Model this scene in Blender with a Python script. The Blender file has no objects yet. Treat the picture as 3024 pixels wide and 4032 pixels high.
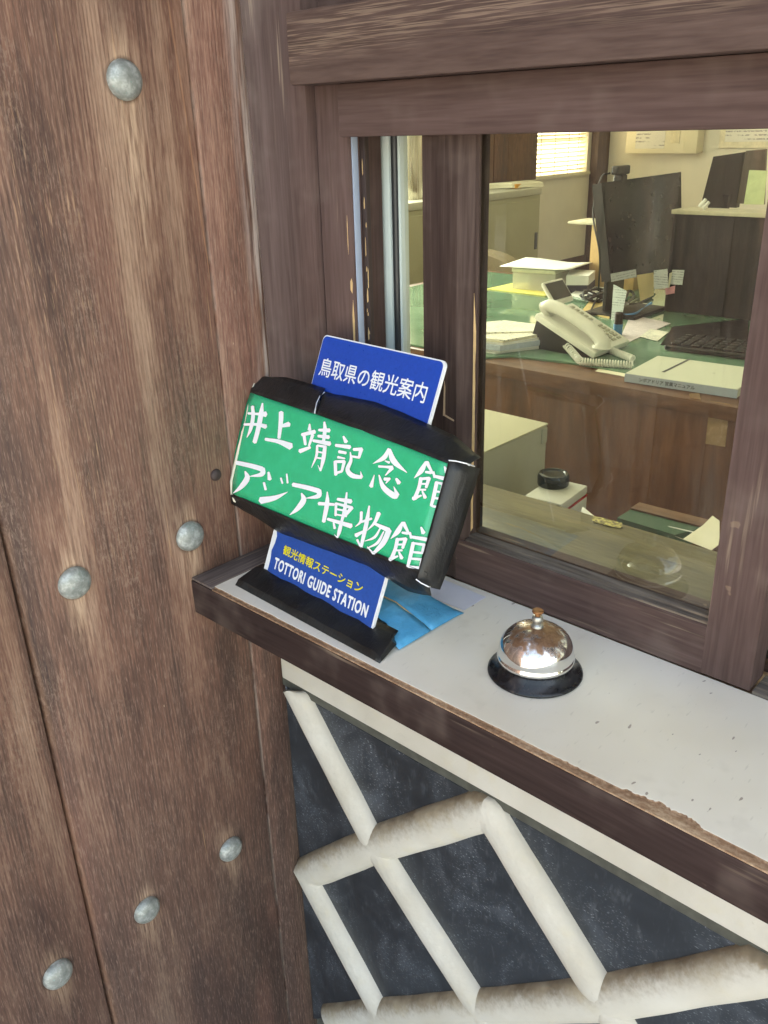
import bpy, bmesh, math, random
from mathutils import Vector, Matrix, Euler
rnd = random.Random(7)
SC = bpy.context.scene
COL = SC.collection

# ------------------------------------------------------------------ camera
CAMC = Vector((0.75203, -0.66544, 0.45716))
FPX = 3430.76; PW, PH = 3024.0, 4032.0
ROT = Euler((1.15413, 0.02704, 0.74393), 'XYZ')
RM = ROT.to_matrix()
cam = bpy.data.cameras.new('camera'); camo = bpy.data.objects.new('camera', cam); COL.objects.link(camo)
camo.location = CAMC; camo.rotation_euler = ROT
cam.sensor_fit = 'VERTICAL'; cam.sensor_height = 36; cam.lens = FPX / PH * 36
cam.clip_start = 0.02; cam.clip_end = 2000
SC.camera = camo
# ------------------------------------------------------------------ world, sun, exposure
SUN_EL, SUN_AZ = math.radians(58), math.radians(25)      # azimuth of the sun measured from +Y towards +X
w = bpy.data.worlds.new('World'); SC.world = w; w.use_nodes = True
nt = w.node_tree; nt.nodes.clear()
sky = nt.nodes.new('ShaderNodeTexSky'); sky.sky_type = 'NISHITA'; sky.sun_disc = False
sky.sun_elevation = SUN_EL; sky.sun_rotation = SUN_AZ; sky.air_density = 1.0; sky.dust_density = 2.0; sky.ozone_density = 1.0
bg = nt.nodes.new('ShaderNodeBackground'); bg.inputs[1].default_value = 0.14
wo = nt.nodes.new('ShaderNodeOutputWorld')
nt.links.new(sky.outputs[0], bg.inputs[0]); nt.links.new(bg.outputs[0], wo.inputs[0])
sl = bpy.data.lights.new('sun', 'SUN'); sl.energy = 4.0; sl.angle = math.radians(0.53); sl.color = (1, .96, .91)
so = bpy.data.objects.new('sun', sl); COL.objects.link(so)
sd = Vector((math.sin(SUN_AZ)*math.cos(SUN_EL), math.cos(SUN_AZ)*math.cos(SUN_EL), math.sin(SUN_EL)))
so.rotation_euler = sd.to_track_quat('Z', 'Y').to_euler()
SC.view_settings.view_transform = 'Standard'; SC.view_settings.look = 'None'
SC.view_settings.exposure = 2.78; SC.view_settings.use_white_balance = True; SC.view_settings.white_balance_temperature = 9300; SC.view_settings.white_balance_tint = 7; SC.view_settings.gamma = 1.0
SC.render.engine = 'CYCLES'
SC.cycles.use_denoising = True; SC.cycles.use_adaptive_sampling = True; SC.cycles.adaptive_threshold = 0.02
SC.cycles.max_bounces = 7; SC.cycles.diffuse_bounces = 3; SC.cycles.glossy_bounces = 3
SC.cycles.transparent_max_bounces = 16; SC.cycles.transmission_bounces = 8
SC.cycles.sample_clamp_indirect = 6.0

# ------------------------------------------------------------------ photo pixel -> point on a plane of the place
def ray(px, py):
    return RM @ Vector(((px-PW/2)/FPX, -(py-PH/2)/FPX, -1))
def H(p, ax, val):                       # p in photo pixels
    d = ray(*p); t = (val-CAMC[ax])/d[ax]; return CAMC + d*t
K = 3024/1659.0
def Hk(x, y, ax, val): return H((x*K, y*K), ax, val)
ZA = lambda x, y: (1800+x*.4219, 900+y*.4219)
ZB = lambda x, y: (2300+x*.4364, 500+y*.4364)
ZC = lambda x, y: (1700+x*.798, 1400+y*.798)

# ------------------------------------------------------------------ mesh helpers (world coordinates)
def box(bm, x0, x1, y0, y1, z0, z1, bev=0, seg=1):
    r = bmesh.ops.create_cube(bm, size=1)
    for v in r['verts']:
        v.co = Vector(((x0+x1)/2+v.co.x*(x1-x0), (y0+y1)/2+v.co.y*(y1-y0), (z0+z1)/2+v.co.z*(z1-z0)))
    if bev:
        es = list({e for v in r['verts'] for e in v.link_edges})
        bmesh.ops.bevel(bm, geom=es, offset=bev, segments=seg, profile=.6, affect='EDGES')
    return bm
def obox(bm, o, ax, ay, az, bev=0, seg=1):
    """box from corner o with edge vectors ax, ay, az"""
    r = bmesh.ops.create_cube(bm, size=1)
    for v in r['verts']:
        c = v.co + Vector((.5, .5, .5)); v.co = o + ax*c.x + ay*c.y + az*c.z
    bmesh.ops.recalc_face_normals(bm, faces=list({f for v in r['verts'] for f in v.link_faces}))
    if bev:
        es = list({e for v in r['verts'] for e in v.link_edges})
        bmesh.ops.bevel(bm, geom=es, offset=bev, segments=seg, profile=.6, affect='EDGES')
def lathe(bm, prof, c, n=48, axis='Z'):
    rings = []
    for r, h in prof:
        if r < 1e-6:
            ring = [bm.verts.new(c + (Vector((0, 0, h)) if axis == 'Z' else Vector((h, 0, 0))))]
        else:
            ring = []
            for i in range(n):
                a = 2*math.pi*i/n
                ring.append(bm.verts.new(c + (Vector((r*math.cos(a), r*math.sin(a), h)) if axis == 'Z' else Vector((h, r*math.cos(a), r*math.sin(a))))))
        rings.append(ring)
    for a, b in zip(rings, rings[1:]):
        if len(a) == 1 and len(b) == 1: continue
        if len(a) == 1:
            for i in range(n): bm.faces.new((a[0], b[i], b[(i+1) % n]))
        elif len(b) == 1:
            for i in range(n): bm.faces.new((a[i], a[(i+1) % n], b[0]))
        else:
            for i in range(n): bm.faces.new((a[i], a[(i+1) % n], b[(i+1) % n], b[i]))
    bmesh.ops.recalc_face_normals(bm, faces=bm.faces[:])
def tube(bm, pts, r, n=8, closed_ends=True):
    pts = [Vector(p) for p in pts]; rings = []; up = Vector((0, 0, 1)); prev = None
    for i, p in enumerate(pts):
        t = (pts[min(i+1, len(pts)-1)]-pts[max(i-1, 0)]).normalized()
        if prev is None:
            a = t.cross(up)
            if a.length < 1e-3: a = t.cross(Vector((1, 0, 0)))
        else: a = prev - t*prev.dot(t)
        a.normalize(); prev = a; b = t.cross(a)
        rr = r[i] if isinstance(r, (list, tuple)) else r
        rings.append([bm.verts.new(p+(a*math.cos(k*2*math.pi/n)+b*math.sin(k*2*math.pi/n))*rr) for k in range(n)])
    for a, b in zip(rings, rings[1:]):
        for k in range(n): bm.faces.new((a[k], a[(k+1) % n], b[(k+1) % n], b[k]))
    if closed_ends:
        bm.faces.new(rings[0]); bm.faces.new(rings[-1])
    bmesh.ops.recalc_face_normals(bm, faces=bm.faces[:])
def smooth_path(P, n=8):
    P = [Vector(p) for p in P]; Q = [P[0]+(P[0]-P[1])]+P+[P[-1]+(P[-1]-P[-2])]; out = []
    for i in range(1, len(Q)-2):
        p0, p1, p2, p3 = Q[i-1:i+3]
        for k in range(n):
            t = k/n
            out.append(.5*((2*p1)+(p2-p0)*t+(2*p0-5*p1+4*p2-p3)*t*t+(3*p1-p0-3*p2+p3)*t**3))
    out.append(P[-1]); return out
def prism(bm, poly, off, bev=0):
    """poly: 3D points (planar); off: extrusion vector towards the back"""
    a = [bm.verts.new(p) for p in poly]; b = [bm.verts.new(Vector(p)+off) for p in poly]
    n = len(poly); fs = [bm.faces.new(a), bm.faces.new(b[::-1])]
    for i in range(n): fs.append(bm.faces.new((a[i], b[i], b[(i+1) % n], a[(i+1) % n])))
    bmesh.ops.recalc_face_normals(bm, faces=fs)
    if bev:
        bmesh.ops.bevel(bm, geom=list(fs[0].edges), offset=bev, segments=1, affect='EDGES')
def grid(bm, rows):
    """rows of 3D points -> quad sheet"""
    V = [[bm.verts.new(p) for p in r] for r in rows]
    for a, b in zip(V, V[1:]):
        for i in range(len(a)-1): bm.faces.new((a[i], a[i+1], b[i+1], b[i]))
def thing(name, label, cat, loc=(0, 0, 0), group=None):
    o = bpy.data.objects.new(name, None); COL.objects.link(o); o.location = loc; o.empty_display_size = .05
    o['label'] = label; o['category'] = cat
    if group: o['group'] = group
    return o
def wloc(o):
    v = Vector((0, 0, 0))
    while o: v += o.location; o = o.parent
    return v
def obj(name, bm, m, parent=None, smooth=False, label=None, cat=None, group=None, kind=None, angle=40, solid=0):
    """world-coordinate bmesh -> one linked object; origin at the parent's base or at its own base"""
    me = bpy.data.meshes.new(name); bm.normal_update()
    if parent is None:
        xs = [v.co for v in bm.verts]
        base = Vector((sum(c.x for c in xs)/len(xs), sum(c.y for c in xs)/len(xs), min(c.z for c in xs))) if kind is None else Vector((0, 0, 0))
    else: base = wloc(parent)
    for v in bm.verts: v.co -= base
    bm.to_mesh(me); bm.free()
    o = bpy.data.objects.new(name, me); COL.objects.link(o)
    if parent is None: o.location = base
    else: o.parent = parent
    for mm in (m if isinstance(m, (list, tuple)) else [m]): me.materials.append(mm)
    if smooth:
        for p in me.polygons: p.use_smooth = True
        me.set_sharp_from_angle(angle=math.radians(angle))
    if solid:
        md = o.modifiers.new('thickness', 'SOLIDIFY'); md.thickness = solid; md.offset = -1
    if label: o['label'] = label
    if cat: o['category'] = cat
    if group: o['group'] = group
    if kind: o['kind'] = kind
    return o
NB = bmesh.new
def bxo(name, x0, x1, y0, y1, z0, z1, m, parent=None, bev=.0012, seg=2, **k):
    return obj(name, box(NB(), x0, x1, y0, y1, z0, z1, bev, seg), m, parent, smooth=bool(bev), **k)

# ------------------------------------------------------------------ material helpers
def S(r, g, b):                      # sRGB 0-255 -> linear
    f = lambda c: (c/255/12.92) if c/255 <= .04045 else ((c/255+.055)/1.055)**2.4
    return (f(r), f(g), f(b), 1)
class M:
    def __init__(s, name, base=(.5, .5, .5, 1), rough=.5, metal=0, off=(0, 0, 0), spec=None):
        s.m = bpy.data.materials.new(name); s.m.use_nodes = True; s.t = s.m.node_tree
        s.b = s.t.nodes['Principled BSDF']; s.set('Base Color', base); s.set('Roughness', rough); s.set('Metallic', metal)
        if spec is not None: s.set('Specular IOR Level', spec)
        s.off = off; s._c = None
    def node(s, t, **k):
        n = s.t.nodes.new(t)
        for a, b in k.items(): setattr(n, a, b)
        return n
    def link(s, a, b): s.t.links.new(a, b)
    def set(s, n, v):
        i = s.b.inputs[n]
        if hasattr(v, 'is_linked') or isinstance(v, bpy.types.NodeSocket): s.link(v, i)
        else: i.default_value = v
    def put(s, sock, v):
        if isinstance(v, bpy.types.NodeSocket): s.link(v, sock)
        else: sock.default_value = v
    def coord(s):
        if s._c is None:
            tc = s.node('ShaderNodeTexCoord'); a = s.node('ShaderNodeVectorMath', operation='ADD'); s.link(tc.outputs['Object'], a.inputs[0])
            a.inputs[1].default_value = s.off; s._c = a.outputs[0]
        return s._c
    def scaled(s, sc, warp=None):
        a = s.node('ShaderNodeVectorMath', operation='MULTIPLY'); s.link(warp or s.coord(), a.inputs[0]); a.inputs[1].default_value = sc
        return a.outputs[0]
    def noise(s, sc, detail=4, rough=.6, dist=0, warp=None, dim=None):
        n = s.node('ShaderNodeTexNoise'); s.link(s.scaled(sc, warp), n.inputs['Vector']); n.inputs['Scale'].default_value = 1
        n.inputs['Detail'].default_value = min(detail, 2.5); n.inputs['Roughness'].default_value = rough; n.inputs['Distortion'].default_value = dist
        return n.outputs['Fac']
    def ramp(s, fac, stops, interp='LINEAR'):
        r = s.node('ShaderNodeValToRGB'); r.color_ramp.interpolation = interp; s.link(fac, r.inputs[0])
        e = r.color_ramp.elements
        while len(e) < len(stops): e.new(.5)
        for i, (p, c) in enumerate(stops):
            e[i].position = p; e[i].color = c if isinstance(c, tuple) else (c, c, c, 1)
        return r.outputs[0]
    def f(s, op, a, b=0, clamp=False):
        n = s.node('ShaderNodeMath', operation=op, use_clamp=clamp); s.put(n.inputs[0], a)
        if not (isinstance(b, (int, float)) and op in ('ABSOLUTE', 'EXPONENT', 'SINE')): s.put(n.inputs[1], b)
        return n.outputs[0]
    def mix(s, fac, a, b, blend='MIX'):
        n = s.node('ShaderNodeMix', data_type='RGBA', blend_type=blend); s.put(n.inputs[0], fac); s.put(n.inputs[6], a); s.put(n.inputs[7], b)
        return n.outputs[2]
    def xyz(s):
        n = s.node('ShaderNodeSeparateXYZ'); s.link(s.coord(), n.inputs[0]); return n.outputs
    def step(s, v, a, b):            # smooth 0..1 between a and b
        n = s.node('ShaderNodeMapRange', interpolation_type='SMOOTHSTEP'); s.put(n.inputs[0], v)
        n.inputs[1].default_value = a; n.inputs[2].default_value = b
        return n.outputs[0]
    def bump(s, h, strength=.3, dist=.001):
        n = s.node('ShaderNodeBump'); s.link(h, n.inputs['Height']); n.inputs['Strength'].default_value = strength; n.inputs['Distance'].default_value = dist
        s.link(n.outputs[0], s.b.inputs['Normal'])
def simple(name, col, rough=.5, metal=0, var=.12, sc=40, bump=0, spec=None, off=(0, 0, 0)):
    m = M(name, col, rough, metal, off, spec)
    n = m.noise((sc, sc, sc), 5, .65)
    dk = tuple(c*(1-var) for c in col[:3])+(1,); lt = tuple(min(1, c*(1+var)) for c in col[:3])+(1,)
    m.set('Base Color', m.ramp(n, [(.3, dk), (.7, lt)]))
    m.set('Roughness', m.f('ADD', m.f('MULTIPLY', n, .25), rough-.12))
    if bump: m.bump(n, bump, .001)
    return m.m
def grain(name, axis, cols, fine=260, band=28, along=2.2, rough=.6, bump=.35, off=(0, 0, 0), fl=8):
    """wood: cols = (dark, mid, light); axis the grain runs along"""
    m = M(name, cols[1], rough, 0, off)
    def sc(c, l): v = [c, c, c]; v['XYZ'.index(axis)] = l; return tuple(v)
    wv = m.noise(sc(9, .9), 2, .5); wav = m.node('ShaderNodeVectorMath', operation='MULTIPLY_ADD'); 
    cmb = m.node('ShaderNodeCombineXYZ'); [m.link(wv, cmb.inputs[i]) for i in range(3) if 'XYZ'[i] != axis]
    m.link(cmb.outputs[0], wav.inputs[0]); wav.inputs[1].default_value = (.03,)*3; m.link(m.coord(), wav.inputs[2])
    a = m.noise(sc(fine, along*fl), 3, .6, warp=wav.outputs[0]); b = m.noise(sc(band, along*.6), 4, .55, warp=wav.outputs[0]); c = m.noise(sc(7, 2.4), 4, .6)
    v = m.f('ADD', m.f('MULTIPLY', a, .42), m.f('ADD', m.f('MULTIPLY', b, .33), m.f('MULTIPLY', c, .25)))
    m.set('Base Color', m.ramp(v, [(.36, cols[0]), (.5, cols[1]), (.64, cols[2])]))
    m.bump(a, bump, .0008); m.grain_fac = a; m.band_fac = b; m.blotch = c
    return m

# ================================================================== materials of the front
BROWN = (S(74, 58, 54), S(90, 71, 67), S(103, 83, 79))
def leaf_mat():
    off = (0, -1, -.95)
    m = grain('weathered_gate_wood', 'Z', (S(76, 56, 50), S(110, 84, 74), S(138, 111, 98)), fine=360, band=26, along=1.1, rough=.62, bump=.5, off=off, fl=22)
    v = m.f('ADD', m.f('MULTIPLY', m.grain_fac, .22), m.f('ADD', m.f('MULTIPLY', m.noise((2, 17, .8), 4, .6, .3), .48), m.f('MULTIPLY', m.noise((2, 11, 3.6), 4, .65), .30)))
    base = m.ramp(v, [(.39, S(58, 39, 34)), (.465, S(90, 62, 52)), (.53, S(122, 87, 72)), (.61, S(162, 130, 110))])
    X, Y, Z = m.xyz()
    wob = m.f('MULTIPLY', m.f('SUBTRACT', m.noise((2, 22, 2.2), 3, .6), .5), .05)
    yw = m.f('ADD', Y, wob)
    # raised growth rings: fine ribs, 4 mm apart, stronger in some strips
    ph = m.f('ADD', m.f('MULTIPLY', Y, 1500), m.f('MULTIPLY', m.noise((2, 9, .8), 2, .5), 90))
    rib = m.f('ADD', m.f('MULTIPLY', m.f('SINE', ph), .5), .5)
    reg = m.step(m.noise((2, 15, 1.6), 2, .5), .42, .6)
    rl = m.f('MULTIPLY', m.f('MULTIPLY', rib, rib), reg)
    base = m.mix(m.f('MULTIPLY', rl, .20), base, S(160, 132, 114))
    base = m.mix(m.f('MULTIPLY', m.f('MULTIPLY', m.f('SUBTRACT', 1, rib), reg), .20), base, S(62, 46, 43))
    big = m.noise((3, 9, 2.4), 3, .6)
    base = m.mix(m.f('MULTIPLY', m.step(big, .52, .68), .5), base, S(60, 44, 41))
    mott = m.f('MULTIPLY', m.step(m.noise((8, 330, 130), 4, .8), .48, .62), m.step(m.noise((3, 13, 7), 3, .6), .48, .66))
    base = m.mix(m.f('MULTIPLY', mott, .3), base, S(160, 138, 122))
    band_sc = m.f('MULTIPLY', m.f('MULTIPLY', m.step(Y, -.335, -.30), m.step(Y, -.225, -.262)), m.f('MULTIPLY', m.step(Z, .0, .12), m.step(Z, .55, .42)))
    base = m.mix(m.f('MULTIPLY', m.f('MULTIPLY', band_sc, m.step(m.noise((3, 400, 24), 3, .7), .58, .68)), .5), base, S(186, 150, 118))
    # greyer, darker wood low down, partly shelf shade painted in; browner above
    low = m.step(m.f('ADD', Z, m.f('MULTIPLY', m.noise((2, 12, 3), 3, .6), .3)), .15, -.35)
    base = m.mix(m.f('MULTIPLY', low, .62), base, m.ramp(m.grain_fac, [(.3, S(48, 34, 31)), (.7, S(80, 59, 52))]))
    red = m.f('MULTIPLY', m.step(yw, -.140, -.112), m.f('SUBTRACT', 1, m.step(yw, -.070, -.050)))
    red = m.f('MULTIPLY', m.f('MULTIPLY', red, m.step(Z, -.35, .15)), m.step(m.noise((2, 24, 2), 3, .6), .3, .58))
    base = m.mix(m.f('MULTIPLY', red, .62), base, m.ramp(m.grain_fac, [(.3, S(104, 68, 58)), (.7, S(140, 96, 82))]))
    rp = m.f('MULTIPLY', m.step(m.noise((2, 14, 2.0), 3, .5), .58, .7), .4)
    base = m.mix(rp, base, S(122, 84, 72))
    gr = m.f('MULTIPLY', m.f('MULTIPLY', m.step(yw, -.075, -.05), m.step(Z, -.1, .25)), m.step(m.noise((4, 90, 5), 3, .7), .36, .58))
    base = m.mix(m.f('MULTIPLY', gr, .85), base, S(196, 180, 172))
    jt = m.f('MULTIPLY', m.step(m.f('ABSOLUTE', m.f('ADD', m.f('ADD', Y, .1150), m.f('MULTIPLY', wob, .10))), .0026, .0008), m.step(m.noise((3, 40, 14), 3, .7), .38, .5))
    base = m.mix(m.f('MULTIPLY', jt, .45), base, S(150, 136, 126))
    oy = m.f('ABSOLUTE', m.f('ADD', m.f('ADD', m.f('ADD', Y, m.f('MULTIPLY', wob, .12)), m.f('MULTIPLY', Z, .06)), .0973))
    ot = m.f('MULTIPLY', m.f('MULTIPLY', m.step(oy, .0016, .0004), m.step(Z, .22, .36)), m.step(m.noise((3, 20, 9), 3, .7), .34, .46))
    base = m.mix(m.f('MULTIPLY', ot, .4), base, S(190, 142, 108))
    ol = m.f('MULTIPLY', m.step(yw, -.085, -.055), m.step(Z, .1, -.15))
    base = m.mix(m.f('MULTIPLY', ol, .5), base, S(98, 84, 70))
    tot = ring = None
    for i, (ny, nz) in enumerate(NAILS[:6]):
        dy = m.f('SUBTRACT', Y, ny); dz = m.f('SUBTRACT', Z, nz)
        dy = m.f('ADD', dy, m.f('MULTIPLY', wob, .3))
        wd = m.f('DIVIDE', dy, .015 if nz > .3 else .013); g = m.f('EXPONENT', m.f('MULTIPLY', m.f('MULTIPLY', wd, wd), -1.2))
        ln = .20 if nz > .3 else (.11 if nz > 0 else .09)
        v = m.f('MULTIPLY', m.step(dz, -ln, -.004), m.f('SUBTRACT', 1, m.step(dz, .012, .05)))
        rr_ = m.f('ADD', m.f('MULTIPLY', dy, dy), m.f('MULTIPLY', dz, dz)); rg = m.step(rr_, .000430, .000300); ring = rg if ring is None else m.f('ADD', ring, rg)
        k = m.f('MULTIPLY', m.f('MULTIPLY', g, v), .95 if nz > 0 else .6); tot = k if tot is None else m.f('ADD', tot, k)
    tot = m.f('MULTIPLY', m.f('MULTIPLY', tot, m.step(m.f('ADD', m.f('MULTIPLY', m.grain_fac, .6), m.f('MULTIPLY', m.noise((2, 60, 7), 3, .7), .4)), .30, .56)), .9, True)
    base = m.mix(tot, base, m.ramp(m.grain_fac, [(.35, S(146, 114, 92)), (.65, S(204, 174, 148))]))
    base = m.mix(m.f('MULTIPLY', ring, .55, True), base, S(58, 44, 38))
    sc = m.f('MULTIPLY', m.step(m.noise((3, 210, 5), 2, .55), .68, .74), m.step(m.noise((2, 8, 3), 2, .6), .54, .62))
    base = m.mix(m.f('MULTIPLY', sc, .55), base, S(190, 150, 112))
    dots = m.step(m.noise((90, 130, 55), 2, .5), .78, .8)
    base = m.mix(m.f('MULTIPLY', dots, .6), base, S(190, 166, 142))
    eg = m.f('MULTIPLY', m.f('MULTIPLY', m.step(Y, -.368, -.3745), m.step(Y, -.380, -.3745)), m.step(m.noise((3, 60, 7), 3, .7), .35, .55))
    base = m.mix(m.f('MULTIPLY', eg, .3), base, S(150, 108, 80))
    fg = m.noise((3, 640, 55), 3, .75)
    base = m.mix(m.f('MULTIPLY', m.step(fg, .52, .66), .34), base, S(166, 138, 122))
    base = m.mix(m.f('MULTIPLY', m.step(fg, .47, .33), .34), base, S(60, 42, 38))
    base = m.mix(m.f('MULTIPLY', m.step(m.noise((3, 420, 16), 3, .6), .57, .70), .4), base, S(58, 44, 40))
    m.set('Base Color', base)
    m.bump(m.f('ADD', m.f('MULTIPLY', m.f('MULTIPLY', rib, reg), .6), m.grain_fac), .35, .0006)
    return m.m
NAILS = [(-.187, .501), (-.1806, .0510), (-.3196, .0508), (-.1806, -.4030), (-.3085, -.4040), (-.4250, -.4046), (-.3196, .501), (-.4520, .501), (-.4520, .051)]
def paint_mat(name, axis, off=(0, 0, 0), worn=.5, cols=BROWN, lightcol=S(168, 146, 126)):
    m = grain(name, axis, cols, fine=240, band=22, along=1.5, rough=.75, bump=.25, off=off); m.set('Specular IOR Level', .12)
    base = m.b.inputs['Base Color'].links[0].from_socket
    def sc(c, l): v = [c, c, c]; v['XYZ'.index(axis)] = l; return tuple(v)
    if worn:
        msk = m.f('MULTIPLY', m.step(m.noise(sc(230, 9), 3, .55), .55, .68), m.step(m.noise(sc(14, 4), 3, .6), .62-worn*.25, .75-worn*.2))
        base = m.mix(m.f('MULTIPLY', msk, .8), base, lightcol)
        ch = m.step(m.noise((38, 38, 38), 4, .7), .72, .76)
        base = m.mix(m.f('MULTIPLY', ch, .5*worn), base, S(190, 160, 130))
    base = m.mix(m.f('MULTIPLY', m.step(m.noise((16, 16, 16), 5, .7), .5, .75), .25), base, S(132, 116, 108))
    m.set('Base Color', base)
    return m.m
M_LEAF = leaf_mat()
M_POST = paint_mat('brown_painted_wood_upright', 'Z', worn=.15)
M_LINT = paint_mat('brown_painted_wood_lintel', 'X', worn=.0)
def beam_mat():
    m = grain('weathered_beam_wood', 'X', (S(62, 48, 45), S(84, 66, 61), S(100, 81, 75)), fine=210, band=30, along=2.5, rough=.65, bump=.7)
    base = m.b.inputs['Base Color'].links[0].from_socket; X, Y, Z = m.xyz()
    st = m.step(m.noise((13, 420, 640), 3, .7, .25), .47, .60); m.set('Specular IOR Level', .25)
    reg = m.f('MULTIPLY', m.step(m.f('ADD', Z, m.f('MULTIPLY', m.noise((6, 6, 6), 3, .6), .05)), .538, .562), m.step(m.noise((5, 5, 40), 3, .6), .3, .5))
    base = m.mix(m.f('MULTIPLY', m.f('MULTIPLY', st, reg), .5), base, S(160, 136, 118))
    m.set('Base Color', base); m.off = (0, 0, 0); return m.m
M_RAIL = paint_mat('brown_worn_sash_rail', 'X', worn=.5)
M_STILE = paint_mat('brown_worn_sash_stile', 'Z', worn=.42)
M_MID = paint_mat('brown_dark_sash_stile', 'Z', worn=.1, cols=(S(50, 38, 36), S(66, 52, 48), S(84, 69, 64)))
M_DARK = simple('dark_brown_recess_paint', S(58, 44, 42), .6)
M_BEIGE = simple('bare_peeled_wood', S(206, 172, 124), .6, var=.12, sc=60)
M_FASC = paint_mat('dark_brown_fascia', 'X', worn=.25, cols=(S(46, 35, 34), S(58, 45, 43), S(70, 55, 53)))
M_TRIM = paint_mat('grey_worn_trim', 'Y', worn=.7, cols=(S(74, 64, 62), S(100, 88, 84), S(124, 112, 106)))
M_LEDGE = paint_mat('grey_worn_ledge', 'X', worn=.7, cols=(S(70, 62, 58), S(100, 92, 86), S(128, 118, 108)))
M_STRIP = simple('pale_blue_weather_strip', S(150, 162, 182), .4, var=.05)
M_ALU = None
def alu_mat():
    m = M('pale_green_aluminium', S(216, 226, 222), .45, 0)
    n = m.noise((400, 400, 3), 3, .6); m.set('Base Color', m.ramp(n, [(.3, S(206, 220, 214)), (.7, S(226, 236, 232))])); return m.m
M_ALU = alu_mat()
M_RUB = simple('black_rubber_gasket', S(48, 50, 52), .35)
def glass_mat(name, tint=(.95, .96, .93, 1), rough=0.0, refl=1.7):
    m = M(name); t = m.t; t.nodes.remove(m.b)
    tr = m.node('ShaderNodeBsdfTransparent'); tr.inputs[0].default_value = tint
    gl = m.node('ShaderNodeBsdfGlossy'); gl.inputs['Roughness'].default_value = rough; gl.inputs['Color'].default_value = (1, 1, 1, 1)
    fr = m.node('ShaderNodeFresnel'); fr.inputs[0].default_value = 1.5
    mx = m.node('ShaderNodeMixShader'); m.link(m.f('MULTIPLY', fr.outputs[0], refl, True), mx.inputs[0]); m.link(tr.outputs[0], mx.inputs[1]); m.link(gl.outputs[0], mx.inputs[2])
    # faint dust film
    df = m.node('ShaderNodeBsdfDiffuse'); df.inputs[0].default_value = (.7, .68, .62, 1)
    mx2 = m.node('ShaderNodeMixShader'); n = m.noise((14, 14, 5), 5, .7)
    d = m.f('MULTIPLY', m.step(n, .35, .8), .035); sp = m.f('MULTIPLY', m.step(m.noise((170, 170, 170), 2, .5), .77, .80), .12)
    sm = m.f('MULTIPLY', m.f('MULTIPLY', m.step(m.noise((75, 75, 3.5), 3, .6), .62, .72), m.step(m.noise((9, 9, 9), 2, .5), .5, .62)), .07)
    m.link(m.f('ADD', m.f('ADD', d, sp), sm), mx2.inputs[0]); m.link(mx.outputs[0], mx2.inputs[1]); m.link(df.outputs[0], mx2.inputs[2])
    m.link(mx2.outputs[0], t.nodes['Material Output'].inputs[0]); return m.m
M_GLASS = glass_mat('window_glass')
def laminate_mat():
    m = M('off_white_laminate', S(232, 224, 208), .42)
    a = m.noise((30, 30, 30), 5, .7); b = m.noise((7, 5, 5), 4, .6); fl = m.noise((300, 60, 60), 2, .5)
    c = m.ramp(b, [(.3, S(222, 212, 195)), (.6, S(236, 229, 216))])
    c = m.mix(m.f('MULTIPLY', m.step(a, .55, .8), .25), c, S(186, 174, 156))
    dots = m.step(m.noise((170, 80, 80), 1, .4), .765, .785); c = m.mix(m.f('MULTIPLY', dots, .7), c, S(128, 106, 96))
    st_ = m.step(m.noise((4, 5, 5), 3, .6), .52, .72); c = m.mix(m.f('MULTIPLY', st_, .3), c, S(196, 180, 154))
    c = m.mix(m.f('MULTIPLY', m.step(fl, .66, .74), .18), c, S(150, 140, 125))
    m.set('Base Color', c); m.bump(a, .08, .0005); return m.m
M_LAM = laminate_mat()
M_PLY = grain('chipped_plywood_edge', 'X', (S(112, 82, 62), S(156, 122, 96), S(196, 168, 140)), fine=300, band=60, along=30).m
def plaster_mat(name='white_lime_plaster', grime_shade=.85):
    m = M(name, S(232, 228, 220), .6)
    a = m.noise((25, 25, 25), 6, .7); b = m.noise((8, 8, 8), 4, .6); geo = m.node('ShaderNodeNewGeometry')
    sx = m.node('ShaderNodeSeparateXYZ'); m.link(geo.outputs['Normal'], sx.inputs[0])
    # grime on the upper side of the joints, plus painted shade on rising ones
    up = m.f('MULTIPLY', m.step(m.f('ADD', sx.outputs[2], m.f('ADD', m.f('MULTIPLY', m.f('SUBTRACT', a, .5), .5), m.f('MULTIPLY', m.f('SUBTRACT', m.noise((140, 140, 140), 3, .7), .5), .45))), -.05, .55), grime_shade)
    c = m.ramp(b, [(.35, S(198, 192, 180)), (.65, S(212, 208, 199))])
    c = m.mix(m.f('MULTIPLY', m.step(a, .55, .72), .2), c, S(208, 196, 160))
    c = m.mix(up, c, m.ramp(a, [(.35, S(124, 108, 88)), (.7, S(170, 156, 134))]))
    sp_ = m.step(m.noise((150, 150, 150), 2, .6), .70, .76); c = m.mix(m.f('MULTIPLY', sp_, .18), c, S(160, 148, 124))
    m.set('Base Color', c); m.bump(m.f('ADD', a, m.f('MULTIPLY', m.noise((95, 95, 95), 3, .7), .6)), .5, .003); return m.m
M_PLAS = plaster_mat(grime_shade=.25); M_PLASD = plaster_mat('grimy_shaded_lime_plaster', 1.0)  # grimy copy for rising joints carries painted shade too
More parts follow.
